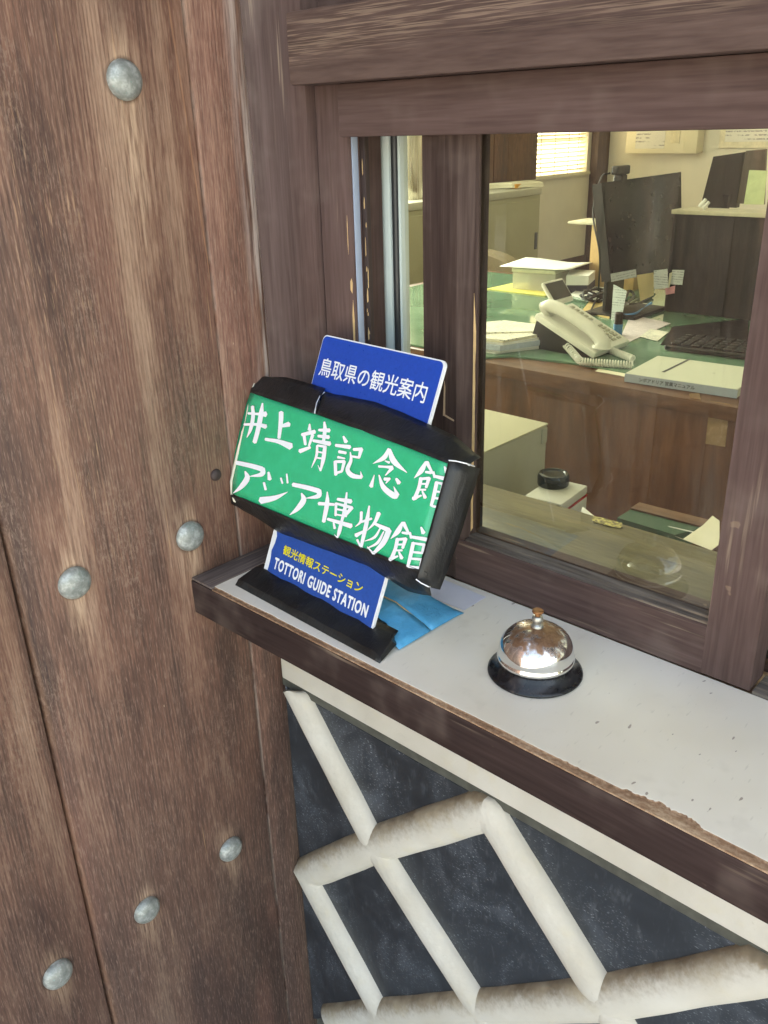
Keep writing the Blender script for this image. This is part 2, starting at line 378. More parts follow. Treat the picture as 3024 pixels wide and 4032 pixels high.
def tile_mat():
    m = M('dark_slate_tile', S(52, 56, 62), .48)
    a = m.noise((13, 13, 13), 6, .75, .6); b = m.noise((90, 60, 30), 5, .8); sc = m.noise((240, 40, 520), 3, .6)
    c = m.ramp(a, [(.35, S(40, 44, 49)), (.55, S(50, 55, 61)), (.75, S(74, 80, 88))])
    c = m.mix(m.f('MULTIPLY', m.step(b, .52, .76), .26), c, S(112, 118, 126))
    c = m.mix(m.f('MULTIPLY', m.f('MULTIPLY', m.step(sc, .57, .70), m.step(a, .44, .58)), .55), c, S(166, 172, 178))
    c = m.mix(m.f('MULTIPLY', m.step(m.noise((420, 300, 420), 2, .6), .74, .79), .18), c, S(150, 154, 160))
    m.set('Base Color', c); m.set('Roughness', m.f('ADD', m.f('MULTIPLY', b, .3), .22)); m.bump(b, .12, .001); return m.m
M_TILE = tile_mat()
M_GROUT = simple('grey_mortar_strip', S(82, 82, 75), .8, var=.25, sc=60)
def nail_mat():
    m = M('verdigris_nail_metal', S(140, 146, 144), .5, .3)
    a = m.noise((120, 120, 120), 5, .75, .2); b = m.noise((260, 260, 260), 4, .7)
    c = m.ramp(a, [(.3, S(124, 129, 125)), (.5, S(146, 150, 146)), (.72, S(184, 188, 184))])
    c = m.mix(m.f('MULTIPLY', m.step(b, .62, .72), .5), c, S(120, 168, 158))
    m.set('Base Color', c); m.set('Roughness', m.f('ADD', m.f('MULTIPLY', a, .3), .30)); m.bump(b, .08, .001); return m.m
M_NAIL = nail_mat()

# ================================================================== large structure: ground, roof, walls behind
GZ = -.95
m = M('pale_paving', S(172, 178, 184), .8); nn = m.noise((3, 3, 3), 6, .7); m.set('Base Color', m.ramp(nn, [(.3, S(132, 136, 141)), (.7, S(160, 164, 169))])); M_GRND = m.m
bm = NB(); grid(bm, [[(-60, -60, GZ), (60, -60, GZ)], [(-60, 60, GZ), (60, 60, GZ)]]); obj('ground', bm, M_GRND, kind='structure')
M_ROOF = grain('dark_ceiling_boards', 'X', (S(60, 44, 36), S(86, 64, 52), S(110, 84, 68)), fine=60, band=12).m
bxo('ceiling', -.6, 3.2, -.42, .0, 1.75, 1.85, M_ROOF, kind='structure', bev=0)
M_WALLX = paint_mat('brown_wall_boards', 'X', worn=.1)

# ---- gate leaf: planks and domed nails
gate = thing('wooden_gate_leaf', 'weathered reddish brown plank gate leaf studded with domed metal nails', 'gate', (0, -1, GZ))
def plank(y0, y1, x=0, round_edge=0, parent=gate):
    b = box(NB(), x-.045, x, y0, y1, GZ+.03, 1.75)
    es = [e for e in b.edges if abs(e.verts[0].co.z-e.verts[1].co.z) > 1 and e.verts[0].co.x > x-.01]
    hi = [e for e in es if e.verts[0].co.y > (y0+y1)/2]; lo = [e for e in es if e not in hi]
    if round_edge: bmesh.ops.bevel(b, geom=hi, offset=round_edge, segments=6, profile=.5, affect='EDGES')
    else: bmesh.ops.bevel(b, geom=hi, offset=.003, segments=2, profile=.5, affect='EDGES')
    es = [e for e in b.edges if e.is_valid and abs(e.verts[0].co.z-e.verts[1].co.z) > 1 and e.verts[0].co.x > x-.001 and abs(e.verts[0].co.y-y0) < 1e-5]
    bmesh.ops.bevel(b, geom=es, offset=.004, segments=2, profile=.5, affect='EDGES')
    return obj('plank', b, M_LEAF, parent, smooth=True, angle=30)
plank(-.1146, -.036, .0012, .024)
plank(-.3752, -.1154, 0)
yy = -.3776
for i in range(9):
    plank(yy-.27, yy, -.0015); yy -= .2724
def dome(y, z, r, hgt, x=0, name='dome_nail'):
    prof = [(r, -.003), (r, .0010)]
    for i in range(1, 9):
        a = i/8*math.pi/2; prof.append((r*.985*math.cos(a)**.9, .0010+hgt*math.sin(a)))
    prof[-1] = (0, hgt+.0008)
    b = NB(); lathe(b, prof, Vector((x, y, z)), 28, 'X')
    for v in b.verts:
        d = (v.co-Vector((x, y, z))); k = 1+.015*math.sin(2*math.atan2(d.z, d.y)+y*90); v.co.y = y+d.y*k; v.co.z = z+d.z*k
    return obj(name, b, M_NAIL if name == 'dome_nail' else M_DARK, gate, smooth=True)
for y, z in NAILS: dome(y, z, .0172, .0095)
dome(-.1376, .1099, .0068, .004, name='small_nail')

# ---- window frame
fr = thing('window_frame', 'brown painted timber frame of the counter window with projecting head beam', 'window frame', (.3, .05, 0))
M_BEAM = beam_mat()
bxo('post', -.16, .013, .004, .10, GZ, 1.75, M_POST, fr)
bxo('post', .0135, .0452, -.012, .09, .0, .75, M_POST, fr, bev=.002)
bxo('jamb_board', .0478, .0935, -.002, .045, .0, .4962, M_POST, fr, bev=.0015)
b = box(NB(), .0455, .0475, .006, .05, 0, .497); obj('groove', b, M_DARK, fr)
bxo('head_beam', .0548, 2.6, -.040, -.004, .4955, .5572, M_BEAM, fr, bev=.0018)
bxo('lintel', .0948, 2.6, -.0165, -.004, .4487, .4953, M_LINT, fr, bev=.0022)
bxo('lintel_soffit', .0940, 2.6, -.0036, .045, .4530, .4953, M_DARK, fr, bev=0)
bxo('weather_strip', .0938, .0955, .0005, .009, .0, .4525, M_STRIP, fr, bev=.001)
bxo('inner_jamb', .0925, .1010, .0125, .0185, .0, .4525, M_DARK, fr, bev=.0005)
# flaked paint showing bare wood beside the weather strip
for i in range(26):
    z = .1+.32*rnd.random(); x = .0972+.0032*rnd.random(); h = .004+.016*rnd.random()**2; wd = .0006+.0011*rnd.random()
    b = NB(); pts = [Vector((x-wd/2, .0122, z)), Vector((x+wd/2, .0122, z+h*.1)), Vector((x+wd*.4, .0122, z+h*.8)), Vector((x-wd*.1, .0122, z+h)), Vector((x-wd*.6, .0122, z+h*.5))]
    prism(b, pts, Vector((0, .0008, 0))); obj('bare_wood_flake', b, M_BEIGE, fr)
for x, z, h, wd in ((.0895, .30, .012, .0035), (.0905, .235, .055, .003), (.0868, .345, .03, .0009)):
    b = NB(); pts = [Vector((x-wd/2, -.0022, z)), Vector((x+wd*.2, -.0022, z-h*.3)), Vector((x+wd/2, -.0022, z+h*.6)), Vector((x+wd*.1, -.0022, z+h)), Vector((x-wd*.5, -.0022, z+h*.7))]
    prism(b, pts, Vector((0, .0008, 0))); obj('bare_wood_flake', b, M_BEIGE, fr)
bxo('upper_wall_board', .0135, 2.6, .012, .04, .5572, 1.75, M_WALLX, fr, bev=0)
bxo('bottom_track', .1005, 2.6, .046, .075, -.012, .006, M_RAIL, fr, bev=.001)
# ---- front sliding sash
sash = thing('sliding_sash', 'brown worn wooden sliding sash with a clear glass pane above the counter', 'window sash', (.37, .01, 0))
def stile(x0, x1, m, bevR=0, bevL=0):
    poly = [(x0, 0), (x1, 0), (x1+bevR*1.0, .009), (x1+bevR, .030), (x0-bevL, .030), (x0-bevL*1.0, .009)]
    b = NB(); prism(b, [Vector((x, y, .003)) for x, y in poly], Vector((0, 0, .462)))
    return obj('stile', b, m, sash)
stile(.1868, .2287, M_MID, .0135, 0)
stile(.5078, .5515, M_STILE, 0, .0015)
b = NB(); prism(b, [Vector((.2286, y, z)) for y, z in ((0.0004, .002), (0.0004, .0490), (.0020, .0502), (.0295, .0502), (.0295, .002))], Vector((.280, 0, 0))); obj('bottom_rail', b, M_RAIL, sash)
b = NB(); prism(b, [Vector((.2405, y, z)) for y, z in ((.0030, .0503), (.0030, .0520), (.0080, .0535), (.0081, .0560), (.0140, .0580), (.0140, .0503))], Vector((.2665, 0, 0))); obj('glazing_ledge', b, M_LEDGE, sash)
b = NB(); prism(b, [Vector((.2405, y, z)) for y, z in ((.0151, .0503), (.0151, .0590), (.0290, .0590), (.0290, .0503))], Vector((.2665, 0, 0))); obj('inner_ledge', b, M_RAIL, sash)
b = NB(); prism(b, [Vector((.2286, y, z)) for y, z in ((0.0004, .4492), (0.0004, .4640), (.0295, .4640), (.0295, .4492))], Vector((.280, 0, 0))); obj('top_rail', b, M_MID, sash)
bxo('glazing_bead', .2423, .2462, .0088, .0128, .0588, .449, M_MID, sash, bev=.0005)
b = NB(); edge = [(.2427, .060)]
for i in range(15): edge.append((.2449+.0009*rnd.random()-(.0014 if i > 13 else 0), .065+i*.0160))
edge.append((.2427, .310)); prism(b, [Vector((x, .0084, z)) for x, z in edge], Vector((0, .001, 0))); obj('bare_wood_flake', b, M_BEIGE, sash)
b = NB(); grid(b, [[(.236, .0145, .055), (.5085, .0145, .055)], [(.236, .0145, .455), (.5085, .0145, .455)]]); obj('glass_pane', b, M_GLASS, sash)
b = NB()
for pts in ([(.212, .185), (.2145, .185), (.2148, .215), (.2135, .222), (.2125, .200)], [(.2135, .185), (.226, .1815), (.2262, .1832), (.2135, .187)], [(.2118, .226), (.2140, .227), (.2136, .233)]):
    prism(b, [Vector((x, -.0004, z)) for x, z in pts], Vector((0, .001, 0)))
obj('bare_wood_flake', b, simple('pale_chipped_wood', S(176, 150, 124), .6), sash)
# ---- inner aluminium window
al = thing('aluminium_window', 'pale green aluminium window frame with black gasket behind the wooden sash', 'window', (.35, .05, 0))
bxo('stile', .0700, .0992, .050, .066, .0065, .47, M_ALU, al, bev=.0012)
bxo('stile_lip', .0560, .0699, .0535, .066, .0065, .47, M_DARK, al, bev=0)
b = NB(); tube(b, [(.1035, .0548, .007), (.1035, .0548, .47)], .0045, 12); obj('gasket', b, M_RUB, al, smooth=True)
bxo('stile_edge', .1079, .1112, .0535, .066, .0065, .47, M_ALU, al, bev=.0005)
b = NB(); grid(b, [[(.1110, .0600, .006), (.95, .0600, .006)], [(.1110, .0600, .47), (.95, .0600, .47)]]); obj('glass_pane', b, glass_mat('inner_window_glass', (.97, .97, .93, 1), 0, .6), al)
bxo('bottom_rail', .1115, .95, .0555, .0660, .0065, .014, M_RUB, al, bev=.001)
# ---- fixed sash behind the right stile
rs = thing('rear_sash', 'dark brown second sash just behind the right stile of the sliding sash', 'window sash', (.75, .04, 0))
bxo('stile', .5555, .60, .0325, .0455, .0075, .452, M_MID, rs, bev=.001)
bxo('bottom_rail', .6003, .90, .0330, .0452, .0075, .055, M_RAIL, rs, bev=.001)
bxo('stile', .9003, .945, .0325, .0455, .0075, .452, M_MID, rs, bev=.001)
b = NB(); grid(b, [[(.6003, .039, .055), (.9003, .039, .055)], [(.6003, .039, .452), (.9003, .039, .452)]]); obj('glass_pane', b, M_GLASS, rs)
bxo('frame_sill', .5535, 1.2, .0005, .0320, -.012, .004, M_LEDGE, fr, bev=.001)

# ---- counter shelf
sh = thing('counter_shelf', 'off white laminate counter shelf with chipped edge and dark brown fascia', 'counter', (.6, -.1, -.05))
FY = -.186
bxo('board', .004, 2.4, FY+.0142, .06, -.038, -.0023, M_PLY, sh, bev=.0006)
bxo('fascia', -.001, 2.4, FY, FY+.0140, -.0430, -.0022, M_FASC, sh, bev=.0015)
bxo('end_trim', .0012, .0375, FY+.0003, -.0010, -.0010, .0016, M_TRIM, sh, bev=.0006)
LAT = [[rnd.random() for _ in range(2000)] for _ in range(4)]
def fract(x):
    v = 0
    for L_, st, am in zip(LAT, (.034, .013, .005, .0018), (.45, .28, .17, .10)):
        p = x/st; i = int(p); t = p-i; v += am*(L_[i % 2000]*(1-t)+L_[(i+1) % 2000]*t)
    return v
def jag(x):
    k = max(0, min(1, (x-.30)/.3))
    return FY + .0040 + .0035*k + (.004+.020*k)*max(0, fract(x)-.52) + .0009*fract(x*3.1+1)
edge = []; x = .0375
while x < 2.4: edge.append(x); x += .0011 if x < .75 else .05
bxo('plywood_lip', .0376, 2.4, FY+.0006, FY+.032, -.0021, -.0005, M_PLY, sh, bev=.0003)
b = NB(); front = [(x, jag(x)) for x in edge]
rows = [[Vector((x, y, -.0006)) for x, y in front], [Vector((x, y+.0002, .0011)) for x, y in front], [Vector((x, y+.0010, .0014)) for x, y in front], [Vector((x, FY+.03, .0014)) for x, y in front], [Vector((x, -.001, .0014)) for x, y in front]]
grid(b, rows)
for fi, f in enumerate(b.faces): f.material_index = 1 if fi < len(front)-1 else 0
obj('laminate_top', b, [M_LAM, M_PLY], sh)

# ---- tiled plaster wall under the counter
NY = -.068
tw = thing('tiled_plaster_wall', 'dark slate tile wall crossed by raised white plaster joints under the counter', 'wall', (.8, NY, GZ))
bxo('backing', .0, 2.4, NY+.006, NY+.06, GZ, -.039, M_GROUT, tw, bev=0)
ZB0 = -.190
bxo('plaster_band', .004, 2.4, NY-.006, NY+.0055, ZB0, -.0385, M_PLAS, tw, bev=.004, seg=3)
bxo('mortar_strip', .002, 2.4, NY-.0034, NY+.0055, ZB0-.0125, ZB0-.0004, M_GROUT, tw, bev=.001)
z3 = lambda x, y: (1100+x*.6028, 2550+y*.6028)
z5 = lambda x, y: (1100+x*.7233, 3200+y*.7233)
z4 = lambda x, y: (2200+x*.4967, 3200+y*.4967)
def tp(p, dy=-.014): q = H(p, 1, NY+dy); return Vector((q.x, q.z))
X1 = tp(z5(487, 205)); X2 = tp(z4(312, 1545)); T1 = tp(z3(62, 300)); T2 = tp(z3(1318, 1075)); L1 = tp(z5(100, 345)); 
B1 = tp(z5(1045, 1075)); R5d = tp(z4(1600, 1290)); L2 = tp(z5(250, 1150)); B4 = tp(z5(515, 1120))
def ext(a, c, k): return c+(c-a)*k
def ridge(path, w=.0245, h=.0165):
    """one raised joint along a bent line, mitred at its bends"""
    b = NB(); rows = []; dirs = []; n_ = len(path); ph = rnd.random()*9; cnt = 0; seg_of = []
    D = [(path[i+1]-path[i]).normalized() for i in range(n_-1)]
    def row(p, nv, cnt):
        ww = w*(1+.02*math.sin(cnt*.21+ph)+.012*math.sin(cnt*.53+ph*3)); hh = h*(1+.03*math.sin(cnt*.17+ph*2)); out = []
        for k in range(13):
            an = math.pi*k/12; q = p+nv*(-math.cos(an)*ww); out.append(Vector((max(q.x, .0008), NY+.0015-hh*math.sin(an)**.95, min(q.y, ZB0-.004))))
        return out
    for i in range(n_-1):
        nrm = Vector((-D[i].y, D[i].x)); Ln = (path[i+1]-path[i]).length; ns = max(4, int(Ln/.008))
        def mit(j):
            if j <= 0 or j >= n_-1: return nrm
            n0 = Vector((-D[j-1].y, D[j-1].x)); n1 = Vector((-D[j].y, D[j].x)); m_ = (n0+n1).normalized(); return m_/max(.35, m_.dot(nrm))
        m0, m1 = mit(i), mit(i+1); r0 = len(rows)
        for k in range(ns+1):
            if i and k == 0: continue
            t = k/ns; p = path[i].lerp(path[i+1], t); lim = .045/Ln
            nv = nrm
            if t < lim: nv = m0.lerp(nrm, t/lim)
            if t > 1-lim: nv = m1.lerp(nrm, (1-t)/lim)
            rows.append(row(p, nv, cnt)); cnt += 1; seg_of.append(i)
    grid(b, rows); b.faces.ensure_lookup_table()
    per = len(rows[0])-1
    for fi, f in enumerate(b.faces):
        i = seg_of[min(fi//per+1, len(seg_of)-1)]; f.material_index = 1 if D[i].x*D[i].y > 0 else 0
    for q in (rows[0], rows[-1]): b.faces.new([b.verts.new(v) for v in q])
    bmesh.ops.remove_doubles(b, verts=b.verts[:], dist=1e-6); bmesh.ops.recalc_face_normals(b, faces=b.faces[:])
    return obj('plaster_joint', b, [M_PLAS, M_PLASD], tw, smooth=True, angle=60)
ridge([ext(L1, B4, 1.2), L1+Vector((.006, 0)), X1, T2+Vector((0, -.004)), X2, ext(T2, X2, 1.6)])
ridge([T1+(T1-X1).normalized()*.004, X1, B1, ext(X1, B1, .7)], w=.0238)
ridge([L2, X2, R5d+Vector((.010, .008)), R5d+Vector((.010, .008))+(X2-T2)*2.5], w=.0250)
# slate tiles: each cell between the joints is one slab
def cell(pts):
    b = NB(); q = [Vector((p.x, NY+rnd.uniform(-.0012, .0006), p.y)) for p in pts]
    prism(b, q, Vector((0, .006, 0)), .0008); obj('slate_tile', b, M_TILE, tw)
zt = ZB0-.016; XL = .0015; ZL = GZ+.02
def at_z(a, c, z): t = (z-a.y)/(c.y-a.y); return a+(c-a)*t
def at_x(a, c, x): t = (x-a.x)/(c.x-a.x); return a+(c-a)*t
Q1 = at_z(X1, T2, zt); Q0 = at_z(X1, T1, zt); Q2 = at_z(X2, T2, zt); Q3 = at_z(X2, R5d, zt); P0 = at_x(X1, L1, XL)
cell([Q0, X1, Q1]) if Q0.x > 0 else cell([Vector((XL, zt)), at_x(X1, T1, XL), X1, Q1])
cell([Vector((XL, min(zt, at_x(X1, T1, XL).y))), X1, P0])
cell([Q2, X2, Q3])
def isect(a, c, p, q):
    d1 = c-a; d2 = q-p; t = ((p.x-a.x)*d2.y-(p.y-a.y)*d2.x)/(d1.x*d2.y-d1.y*d2.x); return a+d1*t
Y1 = isect(X1, B1, L2, X2); Y2 = isect(L1, B4, L2, X2)
cell([X1, T2, X2, Y1]); cell([L1, X1, Y1, Y2]); cell([Vector((XL, L1.y)), Vector((L1.x+.004, L1.y)), Y2, at_x(L2, X2, XL)])
cell([Y2, Y1, Y1+(Y2-L1), Y2+(Y2-L1)]); cell([Y1, X2, X2+(Y1-X1), Y1+(Y1-X1)]); cell([X2, R5d, R5d+(X2-T2), X2+(X2-T2)])
cell([Q3, R5d+(X2-T2), Vector((R5d.x+.32, zt))])

# ================================================================== the stand-up sign
SBL = Vector((.067, -.1335, .014)); SBR = Vector((.2425, -.146, .014)); STL = Vector((.067, -.029, .257))
SU = (SBR-SBL).normalized(); SW = STL-SBL; SW = (SW-SU*SW.dot(SU)).normalized(); SN = SU.cross(SW)      # SN points at the reader
def SP(p, d=0):
    r = ray(*p); t = (SBL+SN*d-CAMC).dot(SN)/r.dot(SN); return CAMC+r*t
def suw(p, d=0): q = SP(p, d)-SBL; return q.dot(SU), q.dot(SW)
def sxyz(u, v, d): return SBL+SU*u+SW*v+SN*d
s4 = lambda x, y: (700+x*.7836, 1200+y*.7836)
sA = lambda x, y: (880+x*.3617, 1440+y*.3617)
sB = lambda x, y: (1380+x*.398, 1500+y*.398)
sC = lambda x, y: (880+x*.3617, 2050+y*.3617)
sD = lambda x, y: (1380+x*.3617, 2150+y*.3617)
sign = thing('guide_sign', 'blue stand-up sign carrying a green lettered panel edged with black tape on the counter', 'sign', (.16, -.11, .0016))
M_BLUE = simple('blue_print', S(0, 68, 168), .32, var=.08, sc=300)
M_BLUE2 = simple('faded_blue_print', S(16, 74, 156), .45, var=.12, sc=300)
M_WHITE = simple('white_print', S(232, 234, 238), .4, var=.03)
M_WBOARD = simple('white_sign_edge', S(226, 228, 230), .4, var=.03)
m = M('green_sheet', S(0, 176, 126), .22); n1 = m.noise((60, 60, 60), 4, .6); m.set('Base Color', m.ramp(n1, [(.3, S(0, 172, 122)), (.7, S(4, 182, 132))])); M_GREEN = m.m
M_YEL = simple('yellow_print', S(236, 220, 30), .4, var=.03)
def tape_mat(name, c, lt, rough=.42):
    m = M(name, c, rough); a = m.noise((45, 45, 45), 5, .7); b2 = m.noise((700, 700, 700), 2, .5)
    m.set('Base Color', m.mix(m.f('MULTIPLY', m.step(b2, .56, .72), .35), m.ramp(a, [(.35, c), (.7, lt)]), lt)); m.set('Roughness', m.f('ADD', m.f('MULTIPLY', a, .3), rough-.15)); wr = m.noise((120, 60, 40), 3, .6, 1.5); m.bump(m.f('ADD', m.f('MULTIPLY', b2, .25), m.f('ADD', a, wr)), .35, .0022); return m.m
M_TAPE = tape_mat('black_cloth_tape', S(18, 19, 20), S(36, 37, 38))
M_CYAN = tape_mat('light_blue_cloth_tape', S(48, 150, 196), S(72, 176, 222))
# the blue board: rounded at the top corners, white edge
def rrect(u0, u1, v0, v1, r, d, n=6):
    P = [(u0, v0), (u1, v0)]
    P += [(u1-r+r*math.cos(a), v1-r+r*math.sin(a)) for a in [i*math.pi/2/n for i in range(n+1)]]
    P += [(u0+r-r*math.sin(a), v1-r+r*math.cos(a)) for a in [i*math.pi/2/n for i in range(n+1)]]
    return [sxyz(u, v, d) for u, v in P]
b = NB(); prism(b, rrect(-.0015, .1768, -.004, .2632, .006, 0), SN*-.0028); board = obj('board', b, M_WBOARD, sign)
b = NB(); prism(b, rrect(-.0005, .1745, .15, .2618, .0055, .0005), SN*-.0003); obj('blue_header_print', b, M_BLUE, board)
tear = [sxyz(.0055+.002*math.sin(i*1.9)+.0016*math.sin(i*4.1), -.003+i*.0085, .0005) for i in range(7)]
b = NB(); prism(b, [sxyz(.1745, -.0035, .0005), sxyz(.1745, .09, .0005), sxyz(-.0006, .09, .0005), sxyz(-.0006, .058, .0005)]+tear[::-1], SN*-.0003); obj('blue_footer_print', b, M_BLUE2, board)
# lettering: gothic lines set as text, fitted to their place on the board
def text(body, name, m, parent, bl, br, tl, d, bold=0.0, ring=4, spacing=1.0):
    """a line of print fitted to a rectangle; bold = stroke gain in metres (slightly shifted layers)"""
    c = bpy.data.curves.new(name, 'FONT'); c.body = body; c.resolution_u = 3; c.space_character = spacing
    o = bpy.data.objects.new(name, c); COL.objects.link(o); bpy.context.view_layer.update()
    src = bpy.data.meshes.new_from_object(o.evaluated_get(bpy.context.evaluated_depsgraph_get()))
    bpy.data.objects.remove(o); bpy.data.curves.remove(c)
    xs = [v.co.x for v in src.vertices]; ys = [v.co.y for v in src.vertices]
    x0, x1, y0, y1 = min(xs), max(xs), min(ys), max(ys)
    U = br-bl; V = tl-bl; N_ = U.cross(V).normalized(); u_, v_ = U.normalized(), V.normalized(); base = wloc(parent); vs, fs = [], []
    for k in range(ring+1 if bold else 1):
        sh_ = Vector((0, 0, 0)) if k == 0 else (u_*math.cos(2*math.pi*(k+.5)/ring)+v_*math.sin(2*math.pi*(k+.5)/ring))*bold + N_*(.00004*k)
        n0 = len(vs)
        for q in src.vertices: vs.append(bl+U*((q.co.x-x0)/(x1-x0))+V*((q.co.y-y0)/(y1-y0))+sh_-base)
        for p in src.polygons: fs.append([i+n0 for i in p.vertices])
    me = bpy.data.meshes.new(name); me.from_pydata(vs, [], fs); me.materials.append(m)
    o = bpy.data.objects.new(name, me); COL.objects.link(o); o.parent = parent; return o
def sp3(bl, br, tl, d):
    u0, v0 = suw(bl, d); u1, v1 = suw(br, d); u2, v2 = suw(tl, d); v0 = (v0+v1)/2 if abs(v0-v1) < .004 else v0
    return sxyz(u0, v0, d), sxyz(u1, v0, d), sxyz(u0, v2, d)
text('鳥取県の観光案内', 'header_lettering', M_WHITE, board, *sp3(s4(706, 350), s4(1235, 500), s4(722, 262), .0008), .0008, bold=.00028)
text('観光情報ステーション', 'yellow_lettering', M_YEL, board, *sp3(sC(640, 370), sC(1500, 785), sC(655, 255), .0008), .0008, bold=.00022)
text('TOTTORI GUIDE STATION', 'station_lettering', M_WHITE, board, *[p_+SW*.0030 for p_ in sp3(sC(535, 540), sC(1540, 1088), sC(545, 419), .0008)], .0008, bold=.00055, ring=8, spacing=1.14)
# green panel: foam block behind, green sheet in front
GD = .031
NS = 26
def lerp_path(pts, t):                       # pts (u, v, d), t 0..1 by u
    us = [p[0] for p in pts]; u = us[0]+(us[-1]-us[0])*t
    for a, c in zip(pts, pts[1:]):
        if u <= c[0]+1e-9:
            k = (u-a[0])/(c[0]-a[0]); return (u, a[1]+(c[1]-a[1])*k, a[2]+(c[2]-a[2])*k)
    return pts[-1]
def pth(L): return [(*suw(p, d), d) for p, d in L]
g_top = pth([(sA(292, 290), GD-.004), (sA(420, 330), GD), (sA(980, 515), GD), (sB(540, 640), GD), (sB(970, 812), GD)])
g_bot = pth([(sA(92, 1392), GD-.004), (sA(200, 1440), GD), (sA(1000, 1780), GD), (sB(430, 1780), GD), (sB(668, 1868), GD)])
rows = []
for j in range(13):
    s = j/12; row = []
    for i in range(NS+1):
        t = i/NS; a = lerp_path(g_top, t); c = lerp_path(g_bot, t)
        u = a[0]+(c[0]-a[0])*s; v = a[1]+(c[1]-a[1])*s; d = a[2]+(c[2]-a[2])*s
        u -= .009*math.sin(math.pi*s)*max(0, 1-t*6)
        d += .0003*math.sin(t*5+s*2)*math.sin(math.pi*s) + .0012*math.exp(-((t-.62-.25*s)/.05)**2)*math.exp(-(s/.35)**2)
        row.append(sxyz(u, v, d))
    rows.append(row)
b = NB(); grid(b, rows[::-1]); sheet = obj('green_sheet', b, M_GREEN, sign, smooth=True, solid=.0006)
# white foam edge curling round at the left
L = [(sA(325, 185), .024), (sA(250, 470), .028), (sA(185, 720), .029), (sA(110, 1050), .029), (sA(68, 1260), .028), (sA(75, 1400), .026), (sA(105, 1480), .024)]
R = [(sA(292, 290), GD-.0045), (sA(255, 480), GD-.001), (sA(215, 700), GD-.001), (sA(140, 1040), GD-.001), (sA(92, 1250), GD-.002), (sA(90, 1392), GD-.0045), (sA(130, 1490), .024)]
rows = [[SP(p, d-.012) + SU*.004 for p, d in L], [SP(p, d-.003) for p, d in L], [SP(p, d-.001)+SU*.0012 for p, d in L], [SP(p, d-.0012) for p, d in R]]
b = NB(); grid(b, rows); obj('foam_edge', b, simple('cream_foam_edge', S(222, 218, 200), .6), sign, smooth=True, solid=.0008)
# black tape strips
def strip(name, A, B, n=30, bulge=.002, seed=0, m=M_TAPE, jagB=.0):
    rr = random.Random(seed); rows = [[] for _ in range(6)]
    for i in range(n+1):
        t = i/n; a = lerp_path(A, t); c = lerp_path(B, t); jj = jagB*(rr.random()-.5)
        for k in range(6):
            s = k/5; u = a[0]+(c[0]-a[0])*s; v = a[1]+(c[1]-a[1])*s+(jj if k == 5 else 0); d = a[2]+(c[2]-a[2])*s + bulge*math.sin(math.pi*s)+.0003*math.sin(t*23+seed+s*3)*math.sin(math.pi*s)
            rows[k].append(sxyz(u, v, d))
    b = NB(); grid(b, rows); bmesh.ops.recalc_face_normals(b, faces=b.faces[:]); return obj(name, b, m, sign, smooth=True, solid=.0006)
A1 = pth([(sA(292, 291), GD+.0002-.004), (sA(420, 331), GD+.0012), (sA(988, 520), GD+.0014)])
C1 = pth([(sA(345, 150), .016), (sA(450, 118), .012), (sA(700, 125), .006), (sA(950, 195), .003), (sA(1105, 250), .0018)])
strip('tape_strip', A1, C1, 18, .0010, 1, jagB=.0008)
A2 = pth([(sA(1004, 522), GD+.0008), (sB(540, 645), GD+.0012), (sB(970, 815), GD+.0012), (sB(1120, 865), .022)])
C2 = pth([(sA(1100, 285), .0018), (s4(1000, 490), .0018), (sB(840, 450), .0018), (sB(1040, 545), .0018), (sB(1160, 650), .002), (sB(1290, 752), .004)])
strip('tape_strip', A2, C2, 30, .0009, 2, jagB=.0008)
A3 = pth([(sA(80, 1400), GD-.006), (sA(200, 1442), GD+.0010), (sA(1000, 1780), GD+.0012), (sB(430, 1778), GD+.0012), (sB(670, 1866), GD+.0012), (sB(760, 1905), GD-.002)])
C3 = pth([(sA(85, 1500), .020), (sA(240, 1590), .012), (sA(420, 1690), .006), (sA(590, 1810), .0018), (s4(950, 1310), .0018), (sB(560, 2080), .0018), (sB(760, 2130), .0018), (sB(800, 2125), .0018)])
strip('tape_strip', A3, C3, 32, .0008, 3, jagB=.0006)
# tape round the right-hand end
ft, fb = suw(sB(972, 788), GD+.002), suw(sB(648, 1962), GD+.002)
bt, bb_ = suw(sB(1232, 850), .004), suw(sB(822, 2036), .004)
rows = []
for i in range(15):
    s = i/14; f0 = (ft[0]+(fb[0]-ft[0])*s, ft[1]+(fb[1]-ft[1])*s); b0 = (bt[0]+(bb_[0]-bt[0])*s+.0035*math.sin(math.pi*s*.8), bt[1]+(bb_[1]-bt[1])*s); row = []
    for k in range(9):
        q = k/8; an = q*math.pi/2
        u = f0[0]+(b0[0]-f0[0]+.006)*math.sin(an)**1.0 if q < 1 else b0[0]+.006
        d = .004+(GD+.002-.004)*(math.cos(an)**.8)
        row.append(sxyz(u, f0[1]+(b0[1]-f0[1])*q, d))
    rows.append(row)
b = NB(); grid(b, rows); bmesh.ops.recalc_face_normals(b, faces=b.faces[:]); obj('tape_strip', b, M_TAPE, sign, smooth=True, solid=.0007)
for pts, d in (((sB(972, 786), sB(1040, 792), sB(1150, 818), sB(1228, 846)), None), ((sB(648, 1962), sB(700, 2000), sB(770, 2035), sB(822, 2036)), None)):
    ds = (GD+.0022, GD, .024, .006); b = NB(); tube(b, [SP(p, dd) for p, dd in zip(pts, ds)], .0006, 5); obj('torn_tape_fibre', b, M_WHITE, sign)
b = NB(); tube(b, [SP(p, dd) for p, dd in ((sA(1100, 286), .003), (sA(1050, 330), .012), (sA(1015, 400), .022), (sA(1000, 470), GD), (sA(992, 520), GD+.0015))], .0006, 5)
obj('torn_tape_fibre', b, M_WHITE, sign)
